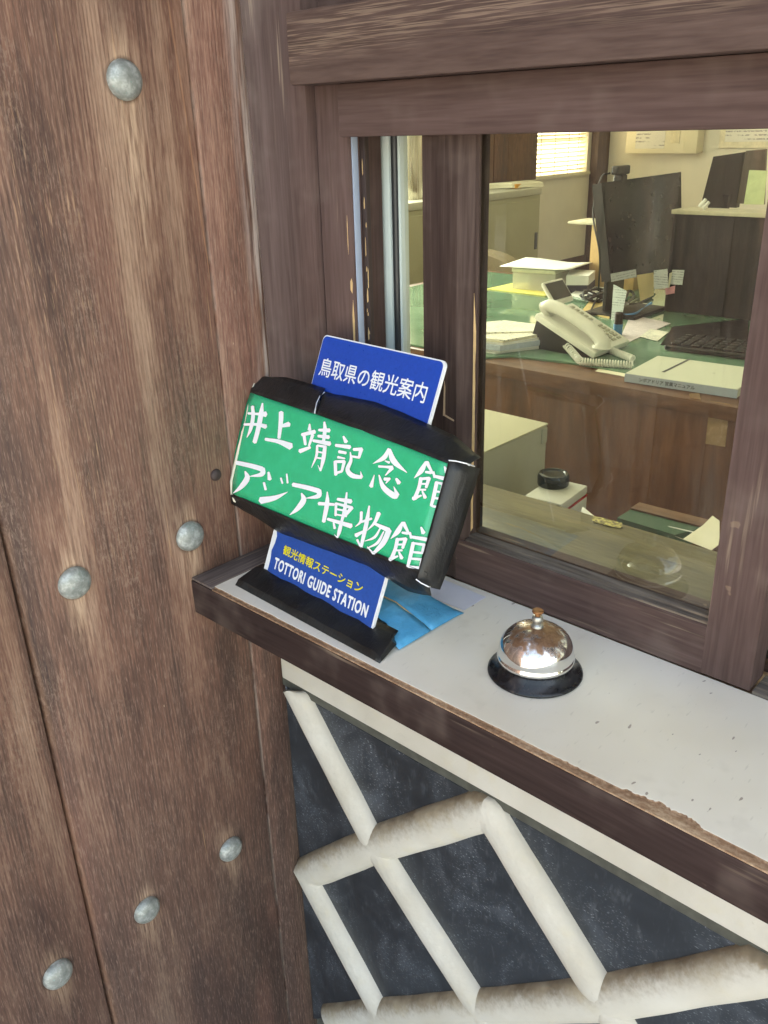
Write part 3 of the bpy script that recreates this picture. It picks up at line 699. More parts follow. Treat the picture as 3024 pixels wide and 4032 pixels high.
# foam core
b = NB(); core = [(-.055, .175), (.236, .174), (.236, .079), (-.045, .074)]; back = [(-.045, .196), (.238, .190), (.232, .062), (-.03, .058)]
f_ = [b.verts.new(sxyz(u, v, GD-.004)) for u, v in core]; k_ = [b.verts.new(sxyz(u, v, .001)) for u, v in back]
b.faces.new(f_); b.faces.new(k_[::-1])
for i in range(4): b.faces.new((f_[i], f_[(i+1) % 4], k_[(i+1) % 4], k_[i]))
bmesh.ops.recalc_face_normals(b, faces=b.faces[:]); obj('foam_core', b, M_WBOARD, sign)
# brush lettering on the green sheet
def brush(strokes, conv, sc, depth0):
    b = NB()
    for si, st in enumerate(strokes):
        P = [Vector((x, y, w)) for x, y, w in st]; P = smooth_path(P, 5) if len(P) > 2 else [P[0].lerp(P[1], i/4) for i in range(5)]
        d = depth0 + (si % 14)*.00004; Ls, Rs = [], []
        for i, p in enumerate(P):
            t = (P[min(i+1, len(P)-1)]-P[max(i-1, 0)]); n = Vector((-t.y, t.x)).normalized(); wv = max(p.z*1.16, 2)/2
            Ls.append((p.x+n.x*wv, p.y+n.y*wv)); Rs.append((p.x-n.x*wv, p.y-n.y*wv))
        t0 = (P[0]-P[1]); t0 = Vector((t0.x, t0.y)).normalized(); t1 = (P[-1]-P[-2]); t1 = Vector((t1.x, t1.y)).normalized()
        c0 = (P[0].x+t0.x*P[0].z*.32, P[0].y+t0.y*P[0].z*.32); c1 = (P[-1].x+t1.x*P[-1].z*.32, P[-1].y+t1.y*P[-1].z*.32)
        mk = lambda q: b.verts.new(SP(conv(*q), d))
        l = [mk(q) for q in Ls]; r = [mk(q) for q in Rs]
        for i in range(len(l)-1): b.faces.new((l[i], r[i], r[i+1], l[i+1]))
        b.faces.new((mk(c0), r[0], l[0])); b.faces.new((l[-1], r[-1], mk(c1)))
    bmesh.ops.recalc_face_normals(b, faces=b.faces[:])
    return obj('brush_lettering', b, M_WHITE, sheet)
ya = lambda ox, oy: [[(140+ox, 1055+oy, 38), (300+ox, 1090+oy, 44), (420+ox, 1125+oy, 48)], [(425+ox, 1115+oy, 46), (418+ox, 1180+oy, 44), (285+ox, 1205+oy, 6)],
                     [(235+ox, 1150+oy, 14), (258+ox, 1225+oy, 52), (190+ox, 1320+oy, 42), (105+ox, 1388+oy, 4)]]
SA = [
 [[(268, 518, 22), (380, 526, 26), (462, 528, 54)], [(224, 640, 22), (370, 640, 28), (462, 664, 44)], [(316, 442, 30), (322, 560, 36), (295, 690, 32), (254, 782, 6)], [(425, 408, 14), (410, 520, 44), (375, 700, 42), (338, 836, 40)],
  [(628, 505, 44), (625, 600, 42), (604, 790, 30)], [(630, 658, 26), (715, 636, 50)], [(455, 800, 28), (600, 826, 40), (735, 880, 66)]],
 [[(938, 635, 14), (936, 700, 36)], [(852, 752, 30), (995, 718, 40)], [(878, 765, 30), (892, 860, 26)], [(972, 752, 32), (930, 872, 20)], [(828, 932, 40), (945, 888, 26)],
  [(1036, 700, 24), (1155, 704, 40)], [(1028, 765, 26), (1148, 778, 38)], [(975, 815, 26), (1160, 850, 44)], [(1098, 612, 18), (1104, 700, 36), (1085, 850, 26)],
  [(1020, 868, 22), (1012, 980, 24), (958, 1110, 6)], [(1022, 868, 20), (1108, 882, 26)], [(1106, 876, 34), (1088, 1010, 38), (1056, 1145, 16)], [(1056, 1145, 16), (1028, 1082, 4)], [(1022, 935, 16), (1088, 950, 16)], [(1008, 1000, 16), (1080, 1012, 18)],
  [(1305, 768, 18), (1335, 832, 40)], [(1220, 866, 28), (1378, 886, 40)], [(1255, 935, 30), (1335, 950, 26)], [(1243, 995, 26), (1322, 1010, 14)], [(1216, 1040, 32), (1222, 1190, 30)], [(1216, 1045, 26), (1318, 1042, 30)], [(1316, 1040, 32), (1288, 1150, 24)], [(1218, 1170, 26), (1290, 1150, 22)],
  [(1415, 912, 28), (1508, 908, 34)], [(1500, 905, 40), (1475, 1002, 24)], [(1480, 1000, 24), (1385, 985, 20)], [(1380, 940, 10), (1388, 1030, 30), (1350, 1130, 40), (1400, 1195, 46), (1505, 1216, 30)], [(1505, 1212, 28), (1492, 1150, 4)]],
 ya(0, 0)+[[(490, 1158, 20), (503, 1238, 40)], [(440, 1272, 22), (460, 1350, 24)], [(402, 1468, 66), (560, 1438, 44), (700, 1374, 4)], [(624, 1222, 18), (642, 1282, 18)], [(688, 1178, 16), (698, 1278, 18)]]+ya(614, 238),
 [[(1035, 1500, 34), (1205, 1512, 26)], [(1130, 1372, 10), (1128, 1500, 42), (1090, 1700, 34)], [(1240, 1452, 26), (1390, 1478, 46)], [(1342, 1380, 16), (1320, 1560, 34), (1288, 1690, 26)], [(1226, 1495, 26), (1220, 1632, 22)], [(1226, 1500, 22), (1395, 1545, 30)], [(1398, 1540, 40), (1326, 1634, 22)], [(1226, 1560, 18), (1372, 1588, 20)], [(1220, 1618, 16), (1340, 1640, 18)], [(1132, 1668, 26), (1392, 1746, 46)], [(1286, 1690, 28), (1262, 1800, 36), (1240, 1872, 14)], [(1240, 1872, 14), (1205, 1838, 4)], [(1198, 1706, 16), (1212, 1772, 26)]],
]
guan = lambda ox, oy, clip: [[(515+ox, 1398+oy, 18), (470+ox, 1485+oy, 44), (398+ox, 1562+oy, 4)], [(522+ox, 1402+oy, 36), (580+ox, 1515+oy, 18)], [(510+ox, 1500+oy, 20), (565+ox, 1508+oy, 26)], [(466+ox, 1560+oy, 32), (444+ox, 1660+oy, 30), (402+ox, 1768+oy, 34)], [(470+ox, 1568+oy, 22), (548+ox, 1562+oy, 26)],
    [(546+ox, 1558+oy, 34), (516+ox, 1655+oy, 24)], [(462+ox, 1618+oy, 16), (525+ox, 1618+oy, 18)], [(450+ox, 1676+oy, 16), (512+ox, 1676+oy, 18)], [(386+ox, 1766+oy, 34), (470+ox, 1732+oy, 14)], [(478+ox, 1690+oy, 14), (508+ox, 1756+oy, 32)]] + (
    [[(698+ox, 1446+oy, 14), (722+ox, 1505+oy, 38)], [(588+ox, 1498+oy, 20), (600+ox, 1555+oy, 22)], [(592+ox, 1540+oy, 24), (clip[0]+ox, 1568+oy, 34)], [(622+ox, 1600+oy, 32), (592+ox, 1740+oy, 32), (566+ox, 1836+oy, 24)], [(632+ox, 1606+oy, 20), (clip[1]+ox, 1622+oy, 24)], [(clip[1]-6+ox, 1618+oy, 26), (clip[1]-24+ox, 1692+oy, 20)],
     [(612+ox, 1692+oy, 18), (clip[2]+ox, 1702+oy, 20)], [(606+ox, 1758+oy, 20), (clip[2]-4+ox, 1766+oy, 22)], [(clip[2]-8+ox, 1762+oy, 26), (clip[3]+ox, 1836+oy, 20)], [(572+ox, 1836+oy, 20), (clip[3]+ox, 1850+oy, 24)]])
SB_ = [
 [[(376, 668, 14), (335, 755, 40), (222, 818, 4)], [(384, 676, 26), (430, 795, 50), (558, 906, 6)], [(340, 790, 8), (385, 808, 24)], [(278, 845, 20), (352, 850, 20), (415, 858, 36)], [(415, 858, 34), (345, 935, 8)], [(236, 930, 6), (204, 1045, 38)], [(282, 930, 10), (325, 1050, 42), (420, 1130, 52), (462, 1138, 44)], [(464, 1132, 40), (428, 1044, 4)], [(452, 966, 22), (482, 1012, 38)], [(335, 972, 30), (392, 968, 22)], [(385, 968, 22), (350, 1012, 10)]],
 guan(232, -600, (706, 690, 668, 640)),
 [[(108, 1296, 26), (100, 1390, 22), (48, 1442, 4)], [(95, 1398, 20), (210, 1362, 20)], [(186, 1236, 14), (160, 1400, 36), (104, 1645, 26)], [(52, 1530, 36), (160, 1470, 12)], [(66, 1570, 20), (100, 1640, 16)], [(282, 1306, 38), (240, 1400, 26), (162, 1482, 4)], [(240, 1412, 22), (380, 1478, 44)], [(384, 1474, 46), (325, 1600, 46), (226, 1708, 24)], [(226, 1708, 20), (166, 1640, 6)], [(300, 1448, 12), (240, 1545, 22), (140, 1585, 4)], [(330, 1490, 12), (268, 1600, 24), (165, 1655, 5)]],
 guan(0, 0, (752, 735, 715, 690)),
]
for st in SA: brush(st, sA, .3617, GD+.0007)
for st in SB_: brush(st, sB, .398, GD+.0008)
# base: low wedge wrapped in black tape in front and light blue tape behind
FL = Vector((.0531, -.1652, .0018)); FR = Vector((.2777, -.1743, .0018)); bu = (FR-FL).normalized(); bv = Vector((-bu.y, bu.x, 0)); Wd = (FR-FL).length
def BP(a, y, z): return FL+bu*a+bv*y+Vector((0, 0, z))
prof = [(0, 0), (.005, .006), (.029, .0122), (.040, .0118)]
b = NB(); rows = []
for i in range(17):
    a = Wd*i/16; e = 1-(i/16-.5)**2*.25; rows.append([BP(a, y, z*e+(.0008*math.sin(i*1.7) if k in (1, 2) else 0)) for k, (y, z) in enumerate(prof)])
rows[-1] = [BP(Wd, 0, 0), BP(Wd-.003, .004, .004), BP(Wd-.008, .024, .0100), BP(Wd-.016, .034, .0095)]
rows.append([BP(Wd, 0, -.0005), BP(Wd-.001, .006, .001), BP(Wd-.004, .027, .006), BP(Wd-.014, .036, .003)])
rows.insert(0, [BP(.0, 0, -.0005), BP(0, .01, 0), BP(.004, .030, .002), BP(.008, .038, .002)])
grid(b, rows); bmesh.ops.recalc_face_normals(b, faces=b.faces[:]); obj('front_tape', b, M_TAPE, sign, smooth=True, solid=.0006, angle=25)
prof2 = [(.020, .0105), (.044, .0125), (.060, .0150), (.095, .0135), (.118, .0095), (.1225, .0)]
for j, (y0, y1) in enumerate(((.044, .0725), (.0735, .1225))):
    b = NB(); rows = []
    for i in range(29):
        a = Wd*i/28*.985+.002; row = []
        hk = max(0, min(1, (Wd-a)/.052)); hk = hk**.6 if hk < 1 else 1
        ys_ = .028 if (j == 0 and a > .196) else y0
        for k in range(7):
            y = ys_+(y1-ys_)*k/6
            for (p0, q0), (p1, q1) in zip(prof2, prof2[1:]):
                if p0 <= y <= p1+1e-9: z = q0+(q1-q0)*(y-p0)/(p1-p0)
            row.append(BP(a, y, max(-.0008, z*hk+.0006*math.sin(i*2.1+k)*hk)))
        rows.append(row)
    grid(b, rows); bmesh.ops.recalc_face_normals(b, faces=b.faces[:]); obj('blue_tape', b, M_CYAN, sign, smooth=True, solid=.0006)
b = NB(); tube(b, [BP(Wd-.075, .0730, .0148), BP(Wd-.050, .0735, .0146), BP(Wd-.03, .0728, .010), BP(Wd-.010, .0733, .0035)], .0007, 5); obj('torn_tape_fibre', b, M_BEIGE, sign)
# sheet of paper under the sign
pp = [H(p, 2, .0022) for p in (sD(760, 500), sD(1240, 695), sD(1475, 555), sD(960, 325))]; pp[0] = Vector((.10, -.055, .0022)); pp[3] = Vector((.10, -.006, .0022))
b = NB(); prism(b, pp, Vector((0, 0, -.0004))); obj('paper_sheet', b, simple('plain_white_paper', S(212, 212, 222), .6, var=.03), None, label='plain white paper sheet lying behind the blue base of the sign', cat='paper')

# ================================================================== service bell
BC = Vector((.3935, -.0917, .0017))
bell = thing('service_bell', 'chrome call bell with rusty dome and black base on the counter', 'bell', BC)
m = M('black_enamel_base', S(22, 23, 26), .28); a = m.noise((90, 90, 90), 5, .7); m.set('Base Color', m.ramp(a, [(.5, S(20, 21, 24)), (.66, S(40, 40, 44)), (.8, S(92, 78, 68))])); m.set('Roughness', m.f('ADD', m.f('MULTIPLY', a, .35), .1)); M_BBASE = m.m
m = M('rusting_chrome', (.78, .78, .78, 1), .06, 1.0); a = m.noise((55, 55, 55), 6, .75); a2 = m.noise((170, 170, 170), 4, .7); X, Y, Z = m.xyz()
lev = m.f('ADD', m.f('MULTIPLY', m.step(m.f('ADD', Z, m.f('MULTIPLY', X, .10)), .019, .045), .95), m.f('ADD', m.f('MULTIPLY', m.f('SUBTRACT', a, .5), 1.5), m.f('MULTIPLY', m.f('SUBTRACT', a2, .5), .7)))
rust = m.step(lev, .57, 1.0)
m.set('Base Color', m.mix(rust, (.80, .80, .79, 1), m.ramp(a2, [(.3, S(116, 82, 62)), (.7, S(160, 126, 100))])))
m.set('Metallic', m.f('SUBTRACT', 1, m.f('MULTIPLY', rust, .35))); m.set('Roughness', m.f('ADD', m.f('MULTIPLY', rust, .34), .05)); M_CHROME = m.m
M_STEEL = simple('dull_steel_knob', S(176, 176, 170), .38, .8, var=.1, sc=200)
M_BRASS = simple('rusty_brass_button', S(140, 96, 62), .45, .6, var=.3, sc=200)
b = NB(); lathe(b, [(0, .0), (.0422, .0), (.0428, .0008), (.0425, .0022), (.0405, .0034), (.0372, .0062), (.0345, .0092), (.0335, .0118), (.0325, .0128), (0, .0128)], BC, 72); obj('base', b, M_BBASE, bell, smooth=True, angle=50)
b = NB(); lathe(b, [(0, .0128), (.0308, .0128), (.0308, .0150), (0, .0150)], BC, 48); obj('collar', b, simple('rusty_collar', S(96, 76, 62), .6), bell, smooth=True)
prof = [(.0312, .0138), (.0342, .0142), (.0347, .0160), (.0346, .0178), (.0338, .0186), (.0336, .0200), (.0335, .0225)]
for i in range(1, 15):
    t = i/14*math.pi/2; prof.append((.0335*math.cos(t)**.88 if i < 14 else 0, .0225+.0245*math.sin(t)))
b = NB(); lathe(b, prof, BC, 96); obj('dome', b, M_CHROME, bell, smooth=True, angle=50)
b = NB(); lathe(b, [(.0052, .0455), (.0054, .0478), (.0046, .0492), (.0036, .0500), (.0040, .0514), (.0049, .0532), (.0050, .0552), (.0043, .0572), (.0038, .0578), (0, .0578)], BC, 32); obj('knob', b, M_STEEL, bell, smooth=True, angle=60)
b = NB(); lathe(b, [(.0026, .0576), (.0026, .0605), (.0048, .0612), (.0052, .0622), (.0046, .0634), (0, .0638)], BC, 32); obj('plunger_button', b, M_BRASS, bell, smooth=True, angle=50)

# ================================================================== the office behind the window
ZD = -.065                                   # desk top
FLZ = -.77
XLW, YBW, XRW, CZ = -2.5, 5.05, 2.3, 1.55
def wallm(name, c): return simple(name, c, .75, var=.04, sc=6)
M_CREAM = wallm('cream_wall', S(242, 237, 222)); M_CREAM2 = wallm('beige_side_wall', S(234, 228, 212))
M_OFLOOR = simple('brown_office_floor', S(120, 96, 74), .6, var=.1, sc=8); M_CEILW = wallm('white_office_ceiling', S(236, 232, 220))
M_DBROWN = grain('dark_brown_timber', 'Z', (S(56, 40, 34), S(76, 56, 48), S(94, 72, 60)), fine=120, band=20).m
bxo('floor', XLW-.1, XRW+.1, .062, YBW+.1, FLZ-.05, FLZ, M_OFLOOR, kind='structure', bev=0)
bxo('wall_back', XLW, XRW+.1, YBW, YBW+.1, FLZ, CZ, M_CREAM, kind='structure', bev=0)
# side wall with a window opening
WY0, WY1, WZ0, WZ1 = 4.03, 4.86, .145, 1.0
LY0, LY1, LZ0, LZ1 = .5, 3.05, .16, 1.45
b = NB(); box(b, XLW-.1, XLW, .062, LY0, FLZ, CZ); box(b, XLW-.1, XLW, LY1, WY0, FLZ, CZ); box(b, XLW-.1, XLW, LY0, LY1, FLZ, LZ0); box(b, XLW-.1, XLW, LY0, LY1, LZ1, CZ); box(b, XLW-.1, XLW, WY1, YBW+.1, FLZ, CZ); box(b, XLW-.1, XLW, WY0, WY1, FLZ, WZ0); box(b, XLW-.1, XLW, WY0, WY1, WZ1, CZ)
obj('wall_left', b, M_CREAM2, kind='structure')
bxo('office_ceiling', XLW-.1, XRW+.1, .062, YBW+.1, CZ, CZ+.08, M_CEILW, kind='structure', bev=0)
bxo('wall_front', XLW-.1, -.16, .062, .12, FLZ, CZ, M_CREAM2, kind='structure', bev=0)
bxo('wall_front_low', -.16, XRW+.1, .080, .12, FLZ, -.06, M_CREAM2, kind='structure', bev=0)
bxo('wall_front_high', -.16, XRW+.1, .078, .12, .46, CZ, M_CREAM2, kind='structure', bev=0)
bxo('wall_right', XRW, XRW+.1, .121, YBW-.001, FLZ, CZ, M_CREAM2, kind='structure', bev=0)
# tall window further along the side wall, mostly hidden by the sash
gl = thing('side_window', 'bright tall side window behind the steel canister', 'window', (XLW-.05, 1.8, LZ0))
for y in (LY0, 1.35, 2.2, LY1-.04): bxo('mullion', XLW-.07, XLW-.03, y, y+.04, LZ0, LZ1, M_DBROWN, gl)
b = NB(); grid(b, [[(XLW-.09, LY0, LZ0), (XLW-.09, LY1, LZ0)], [(XLW-.09, LY0, LZ1), (XLW-.09, LY1, LZ1)]]); SIDE_PANE = b
bxo('transom', XLW-.068, XLW-.032, LY0+.041, LY1-.041, .80, .83, M_DBROWN, gl)
# corner post, dado, dark cupboard by the window
cp = Hk(1262, 450, 0, XLW); bxo('corner_post', XLW+.001, XLW+.055, 4.90, YBW-.001, FLZ, CZ, M_DBROWN, label='dark brown timber post in the far corner of the office', cat='post')
bxo('dado_board', XLW+.001, XLW+.016, 3.0, 4.899, FLZ+.001, -.40, M_DBROWN, label='dark brown dado board along the foot of the office side wall', cat='dado')
M_REDW = grain('red_brown_wood', 'Z', (S(66, 40, 28), S(92, 58, 41), S(112, 74, 54)), fine=60, band=14, rough=.45, bump=.1).m
cup = thing('wall_cupboard', 'red brown wooden cupboard on the side wall left of the blind', 'cupboard', (XLW+.1, 3.6, .13))
bxo('cabinet_body', XLW+.001, XLW+.17, 3.1, 4.0, .145, 1.2, M_REDW, cup); bxo('door', XLW+.1705, XLW+.185, 3.12, 3.55, .15, 1.19, M_REDW, cup); bxo('door', XLW+.1705, XLW+.185, 3.56, 3.98, .15, 1.19, M_REDW, cup)
# window with blind
wn = thing('blind_window', 'bright window with a cream slatted blind on the office side wall', 'window', (XLW, 4.45, WZ0))
m = M('daylit_frosted_pane'); e = m.node('ShaderNodeEmission'); e.inputs[0].default_value = (1, .95, .82, 1); e.inputs[1].default_value = 0.9; m.link(e.outputs[0], m.t.nodes['Material Output'].inputs[0]); M_PANE = m.m
m = M('daylit_frosted_side_pane'); e = m.node('ShaderNodeEmission'); e.inputs[0].default_value = (.76, .92, 1.0, 1); e.inputs[1].default_value = 2.6; m.link(e.outputs[0], m.t.nodes['Material Output'].inputs[0]); obj('frosted_pane', SIDE_PANE, m.m, gl)
b = NB(); grid(b, [[(XLW-.06, WY0, WZ0), (XLW-.06, WY1, WZ0)], [(XLW-.06, WY0, WZ1), (XLW-.06, WY1, WZ1)]]); obj('frosted_pane', b, M_PANE, wn)
M_SLAT = simple('cream_blind_slat', S(240, 234, 210), .5, var=.03)
z = WZ0+.012; k = 0
while z < WZ1-.02:
    b = NB(); obox(b, Vector((XLW-.03, WY0+.005, z)), Vector((.020, 0, .012)), Vector((0, WY1-WY0-.01, 0)), Vector((-.0008, 0, .0015))); obj('slat', b, M_SLAT, wn); z += .0265; k += 1
for y in (WY0+.13, WY0+.29, WY0+.45, WY0+.61, WY0+.73): b = NB(); box(b, XLW-.012, XLW-.010, y-.003, y+.003, WZ0, WZ1); obj('ladder_cord', b, M_SLAT, wn)
bxo('mid_rail', XLW-.055, XLW-.040, WY0, WY1, WZ0+.19, WZ0+.215, M_SLAT, wn); bxo('window_sill', XLW-.05, XLW+.02, WY0-.02, WY1+.02, WZ0-.018, WZ0-.001, M_SLAT, wn)
# steel cabinet with sliding doors
M_CAB = simple('olive_grey_steel', S(168, 164, 136), .42, var=.03, sc=10); M_CABT = simple('grey_cabinet_top', S(190, 188, 172), .4, var=.03)
CX = -2.08; ct = Hk(1168, 405, 0, CX); cz = ct.z
cab = thing('steel_cabinet', 'olive grey steel cabinet with sliding doors along the office side wall', 'cabinet', (-2.3, 2.8, FLZ))
bxo('cabinet_body', XLW+.017, CX, .9, ct.y, FLZ, cz-.035, M_CAB, cab, bev=.003); bxo('cabinet_top', XLW+.015, CX+.006, .9, ct.y+.006, cz-.0345, cz, M_CABT, cab, bev=.004)
bxo('sliding_door', CX+.0005, CX+.006, 2.62, ct.y-.03, FLZ+.06, cz-.06, M_CAB, cab, bev=.001); bxo('sliding_door', CX+.0065, CX+.010, 1.3, 2.66, FLZ+.06, cz-.06, M_CAB, cab, bev=.001)
hp = Hk(1155, 520, 0, CX); bxo('door_handle', CX+.0062, CX+.010, hp.y-.012, hp.y+.012, hp.z-.045, hp.z+.045, M_RUB, cab)
# things on the cabinet
M_PAPER = simple('cream_paper', S(236, 230, 206), .6, var=.04); M_PAPERW = simple('white_paper', S(236, 236, 232), .6, var=.03)
def print_mat(name, base, ink, axis, step_, off=(0, 0, 0)):
    m = M(name, base, .6); X = m.xyz()['XYZ'.index(axis)]
    ln = m.step(m.f('SINE', m.f('MULTIPLY', X, 6.283/step_)), .25, .6); wd = m.step(m.noise((1.6/step_,)*3, 2, .6), .42, .52); bl = m.step(m.noise((.22/step_,)*3, 2, .5), .42, .5)
    m.set('Base Color', m.mix(m.f('MULTIPLY', m.f('MULTIPLY', m.f('MULTIPLY', ln, wd), bl), .7), base, ink)); return m.m
M_PRZ = print_mat('printed_sheet_paper', S(232, 230, 222), S(120, 120, 124), 'Z', .022); M_PRN = print_mat('printed_note_paper', S(216, 221, 222), S(130, 136, 142), 'Z', .007); M_PRD = print_mat('printed_desk_paper', S(234, 230, 214), S(140, 138, 136), 'Y', .012)
q = Hk(1112, 396, 0, -2.22); b = NB()
pk = thing('papers_on_cabinet', 'cream paper bundle with an orange tab on top of the steel cabinet', 'papers', (q.x, q.y, cz))
prism(b, [Vector((q.x-.07, q.y-.17, cz+.03)), Vector((q.x+.06, q.y-.12, cz+.034)), Vector((q.x+.10, q.y+.12, cz+.028)), Vector((q.x-.02, q.y+.15, cz+.03))], Vector((.01, .01, -.028)), .008); obj('paper_bundle', b, M_PAPER, pk)
bxo('orange_tab', q.x+.045, q.x+.075, q.y-.10, q.y-.04, cz+.002, cz+.024, simple('orange_card', S(226, 160, 70), .6), pk)
fp = Hk(884, 432, 0, -2.25)
fl = thing('steel_canister', 'brushed stainless steel canister standing on the steel cabinet', 'canister', (-2.25, fp.y, cz))
m = M('brushed_stainless', (.62, .58, .5, 1), .25, 1.0); n1 = m.noise((160, 160, 1), 3, .6); m.set('Roughness', m.f('ADD', m.f('MULTIPLY', n1, .3), .12)); M_INOX = m.m
b = NB(); lathe(b, [(0, 0), (.068, 0), (.07, .006), (.07, .30), (.062, .32), (0, .325)], Vector((-2.25, fp.y, cz)), 40); obj('canister_body', b, M_INOX, fl, smooth=True)
# wall boxes
y = YBW
def wallbox(x0, x1, z0, z1, dep): return (x0, x1, YBW-dep, YBW-.0005, z0, z1)
f0 = Hk(1350, 332, 1, YBW-.1); f1 = Hk(1503, 333, 1, YBW-.1)
pb = thing('distribution_box', 'cream electrical distribution box with a printed sheet on the back wall', 'distribution box', ((f0.x+f1.x)/2, YBW-.05, f0.z))
bxo('box_body', f0.x, f1.x, YBW-.1, YBW-.0005, f0.z, f0.z+.32, simple('cream_plastic', S(238, 230, 202), .4, var=.02), pb, bev=.006)
bxo('printed_sheet', f0.x+.07, f0.x+.27, YBW-.1018, YBW-.1004, f0.z+.03, f0.z+.27, M_PRZ, pb, bev=0)
bxo('cover_flap', f0.x+.31, f0.x+.37, YBW-.1045, YBW-.1004, f0.z+.06, f0.z+.28, simple('cream_plastic_flap', S(230, 220, 188), .4), pb)
g0 = Hk(1552, 320, 1, YBW-.02)
fp_ = thing('framed_poster', 'poster with a red band in a cream frame on the back wall', 'poster', (g0.x+.2, YBW-.01, g0.z))
bxo('frame', g0.x, g0.x+.55, YBW-.022, YBW-.001, g0.z, g0.z+.5, simple('cream_frame', S(238, 230, 204), .4), fp_)
bxo('poster_sheet', g0.x+.035, g0.x+.515, YBW-.0235, YBW-.0222, g0.z+.035, g0.z+.465, M_PRZ, fp_, bev=0)
bxo('red_band', g0.x+.07, g0.x+.48, YBW-.0245, YBW-.0237, g0.z+.12, g0.z+.21, simple('red_print', S(206, 84, 62), .5), fp_, bev=0)

# ---- the desk
M_DESK = grain('brown_desk_veneer', 'Z', (S(78, 44, 27), S(102, 61, 39), S(122, 77, 51)), fine=70, band=11, along=1.2, rough=.42, bump=.08).m
M_DESKX = grain('brown_desk_edge', 'X', (S(80, 50, 34), S(104, 68, 47), S(126, 88, 64)), fine=80, band=14, rough=.4, bump=.06).m
desk = thing('office_desk', 'brown veneered office desk facing the counter window', 'desk', (-.2, 1.5, FLZ))
bxo('desk_top', -1.35, .75, 1.0, 2.15, ZD-.03, ZD, M_DESKX, desk, bev=.002)
for x0, x1 in ((-1.34, -.578), (-.576, .74)): bxo('front_panel', x0, x1, 1.012, 1.03, FLZ+.02, ZD-.0305, M_DESK, desk, bev=.001)
bxo('side_panel', -1.345, -1.32, 1.0305, 2.12, FLZ, ZD-.0305, M_DESK, desk, bev=.001)
m = M('green_mat_under_glass', S(70, 128, 98), .06); n1 = m.noise((5, 5, 5), 3, .5); m.set('Base Color', m.ramp(n1, [(.35, S(88, 126, 102)), (.65, S(116, 152, 128))])); m.set('Specular IOR Level', .6); M_MAT = m.m
b = NB(); mp = [Hk(700, 720, 2, ZD+.005), Hk(1040, 772, 2, ZD+.005), Hk(1105, 768, 2, ZD+.005), Hk(1250, 785, 2, ZD+.005), Vector((.2, 1.09, ZD+.005)), Vector((.2, 2.1, ZD+.005)), Vector((-1.30, 2.1, ZD+.005))]
mp[0] = Vector((-1.30, 1.035, ZD+.005)); mp[1].y = max(mp[1].y, 1.005)
prism(b, mp, Vector((0, 0, -.0045))); obj('desk_mat', b, M_MAT, None, label='green glass topped mat covering the office desk', cat='desk mat')
ZT = ZD+.0055
def sheet_on(name, pts, z, th, m, parent=None, **k):
    b = NB(); prism(b, [H(p, 2, z+th) for p in pts], Vector((0, 0, -th))); return obj(name, b, m, parent, **k)
def kp(*L): return [(x*K, y*K) for x, y in L]
# stack of papers at the front left
ps = thing('paper_stack', 'stack of white booklets and papers at the left front of the desk', 'papers', (-.55, 1.15, ZT))
z = ZT
base = [Vector((-.66, 1.03, 0)), Vector((-.475, 1.06, 0)), Vector((-.40, 1.26, 0)), Vector((-.60, 1.26, 0))]
for i, (th, c) in enumerate(((.004, M_PAPERW), (.005, M_PAPERW), (.013, simple('blue_grey_booklet', S(190, 200, 216), .5)), (.006, M_PAPERW), (.004, M_PAPER), (.003, M_PRD), (.003, M_PRD))):
    a = (i-3)*.035; off = Vector((rnd.uniform(-.012, .012), rnd.uniform(0, .015), 0)); b = NB()
    if i == 6: pts = [Vector((-.68, 1.10, 0)), Vector((-.545, 1.10, 0)), Vector((-.445, 1.19, 0)), Vector((-.60, 1.24, 0))]
    else: pts = [Matrix.Rotation(a, 3, 'Z') @ (p-Vector((-.54, 1.15, 0)))+Vector((-.54, 1.15, 0))+off for p in base]
    prism(b, [Vector((p.x, p.y, z+th)) for p in pts], Vector((0, 0, -th+.0002))); obj('booklet', b, c, ps); z += th
# telephone
PA = Vector((-.262, 1.150, ZT+.016)); PB = Vector((-.262, 1.318, ZT+.016))
PTL = H(ZA(735, 790), 2, ZT+.088); PTR = PTL+(PB-PA)
ph = thing('desk_telephone', 'ivory desk telephone with tilted keypad and grey display', 'telephone', (-.36, 1.22, ZT))
M_IVORY = simple('ivory_plastic', S(232, 232, 222), .35, var=.03); M_PHB = simple('black_plastic', S(18, 18, 18), .4, var=.1)
pu = (PTL-PA); pv = (PB-PA); pn = pv.cross(pu).normalized(); 
if pn.z < 0: pn = -pn
def PP(s, t, h): return PA+pu*s+pv*t+pn*h
b = NB(); obox(b, PP(0, 0, -.016), pu, pv, pn*.016, .004, 2); obj('phone_body', b, M_IVORY, ph, smooth=True)
b = NB(); prism(b, [PP(.12, .04, -.0165), PP(.12, .96, -.0165), PP(.97, .96, -.0165), PP(.97, .04, -.0165)], Vector((0, 0, -.0005))); 
bs = [PP(.12, .04, -.017), PP(.97, .04, -.017), PP(.97, .96, -.017), PP(.12, .96, -.017)]; gnd = [Vector((p.x, p.y, ZT+.0005)) for p in bs]; gnd[1].x -= .02; gnd[2].x -= .02
b.free(); b = NB(); t_ = [b.verts.new(p) for p in bs]; g_ = [b.verts.new(p) for p in gnd]; b.faces.new(t_); b.faces.new(g_[::-1])
for i in range(4): b.faces.new((t_[i], g_[i], g_[(i+1) % 4], t_[(i+1) % 4]))
bmesh.ops.recalc_face_normals(b, faces=b.faces[:]); obj('stand', b, M_PHB, ph)
path = [PP(s, .22, h) for s, h in ((.04, .004), (.07, .016), (.22, .025), (.5, .028), (.78, .026), (.94, .018), (.98, .006))]
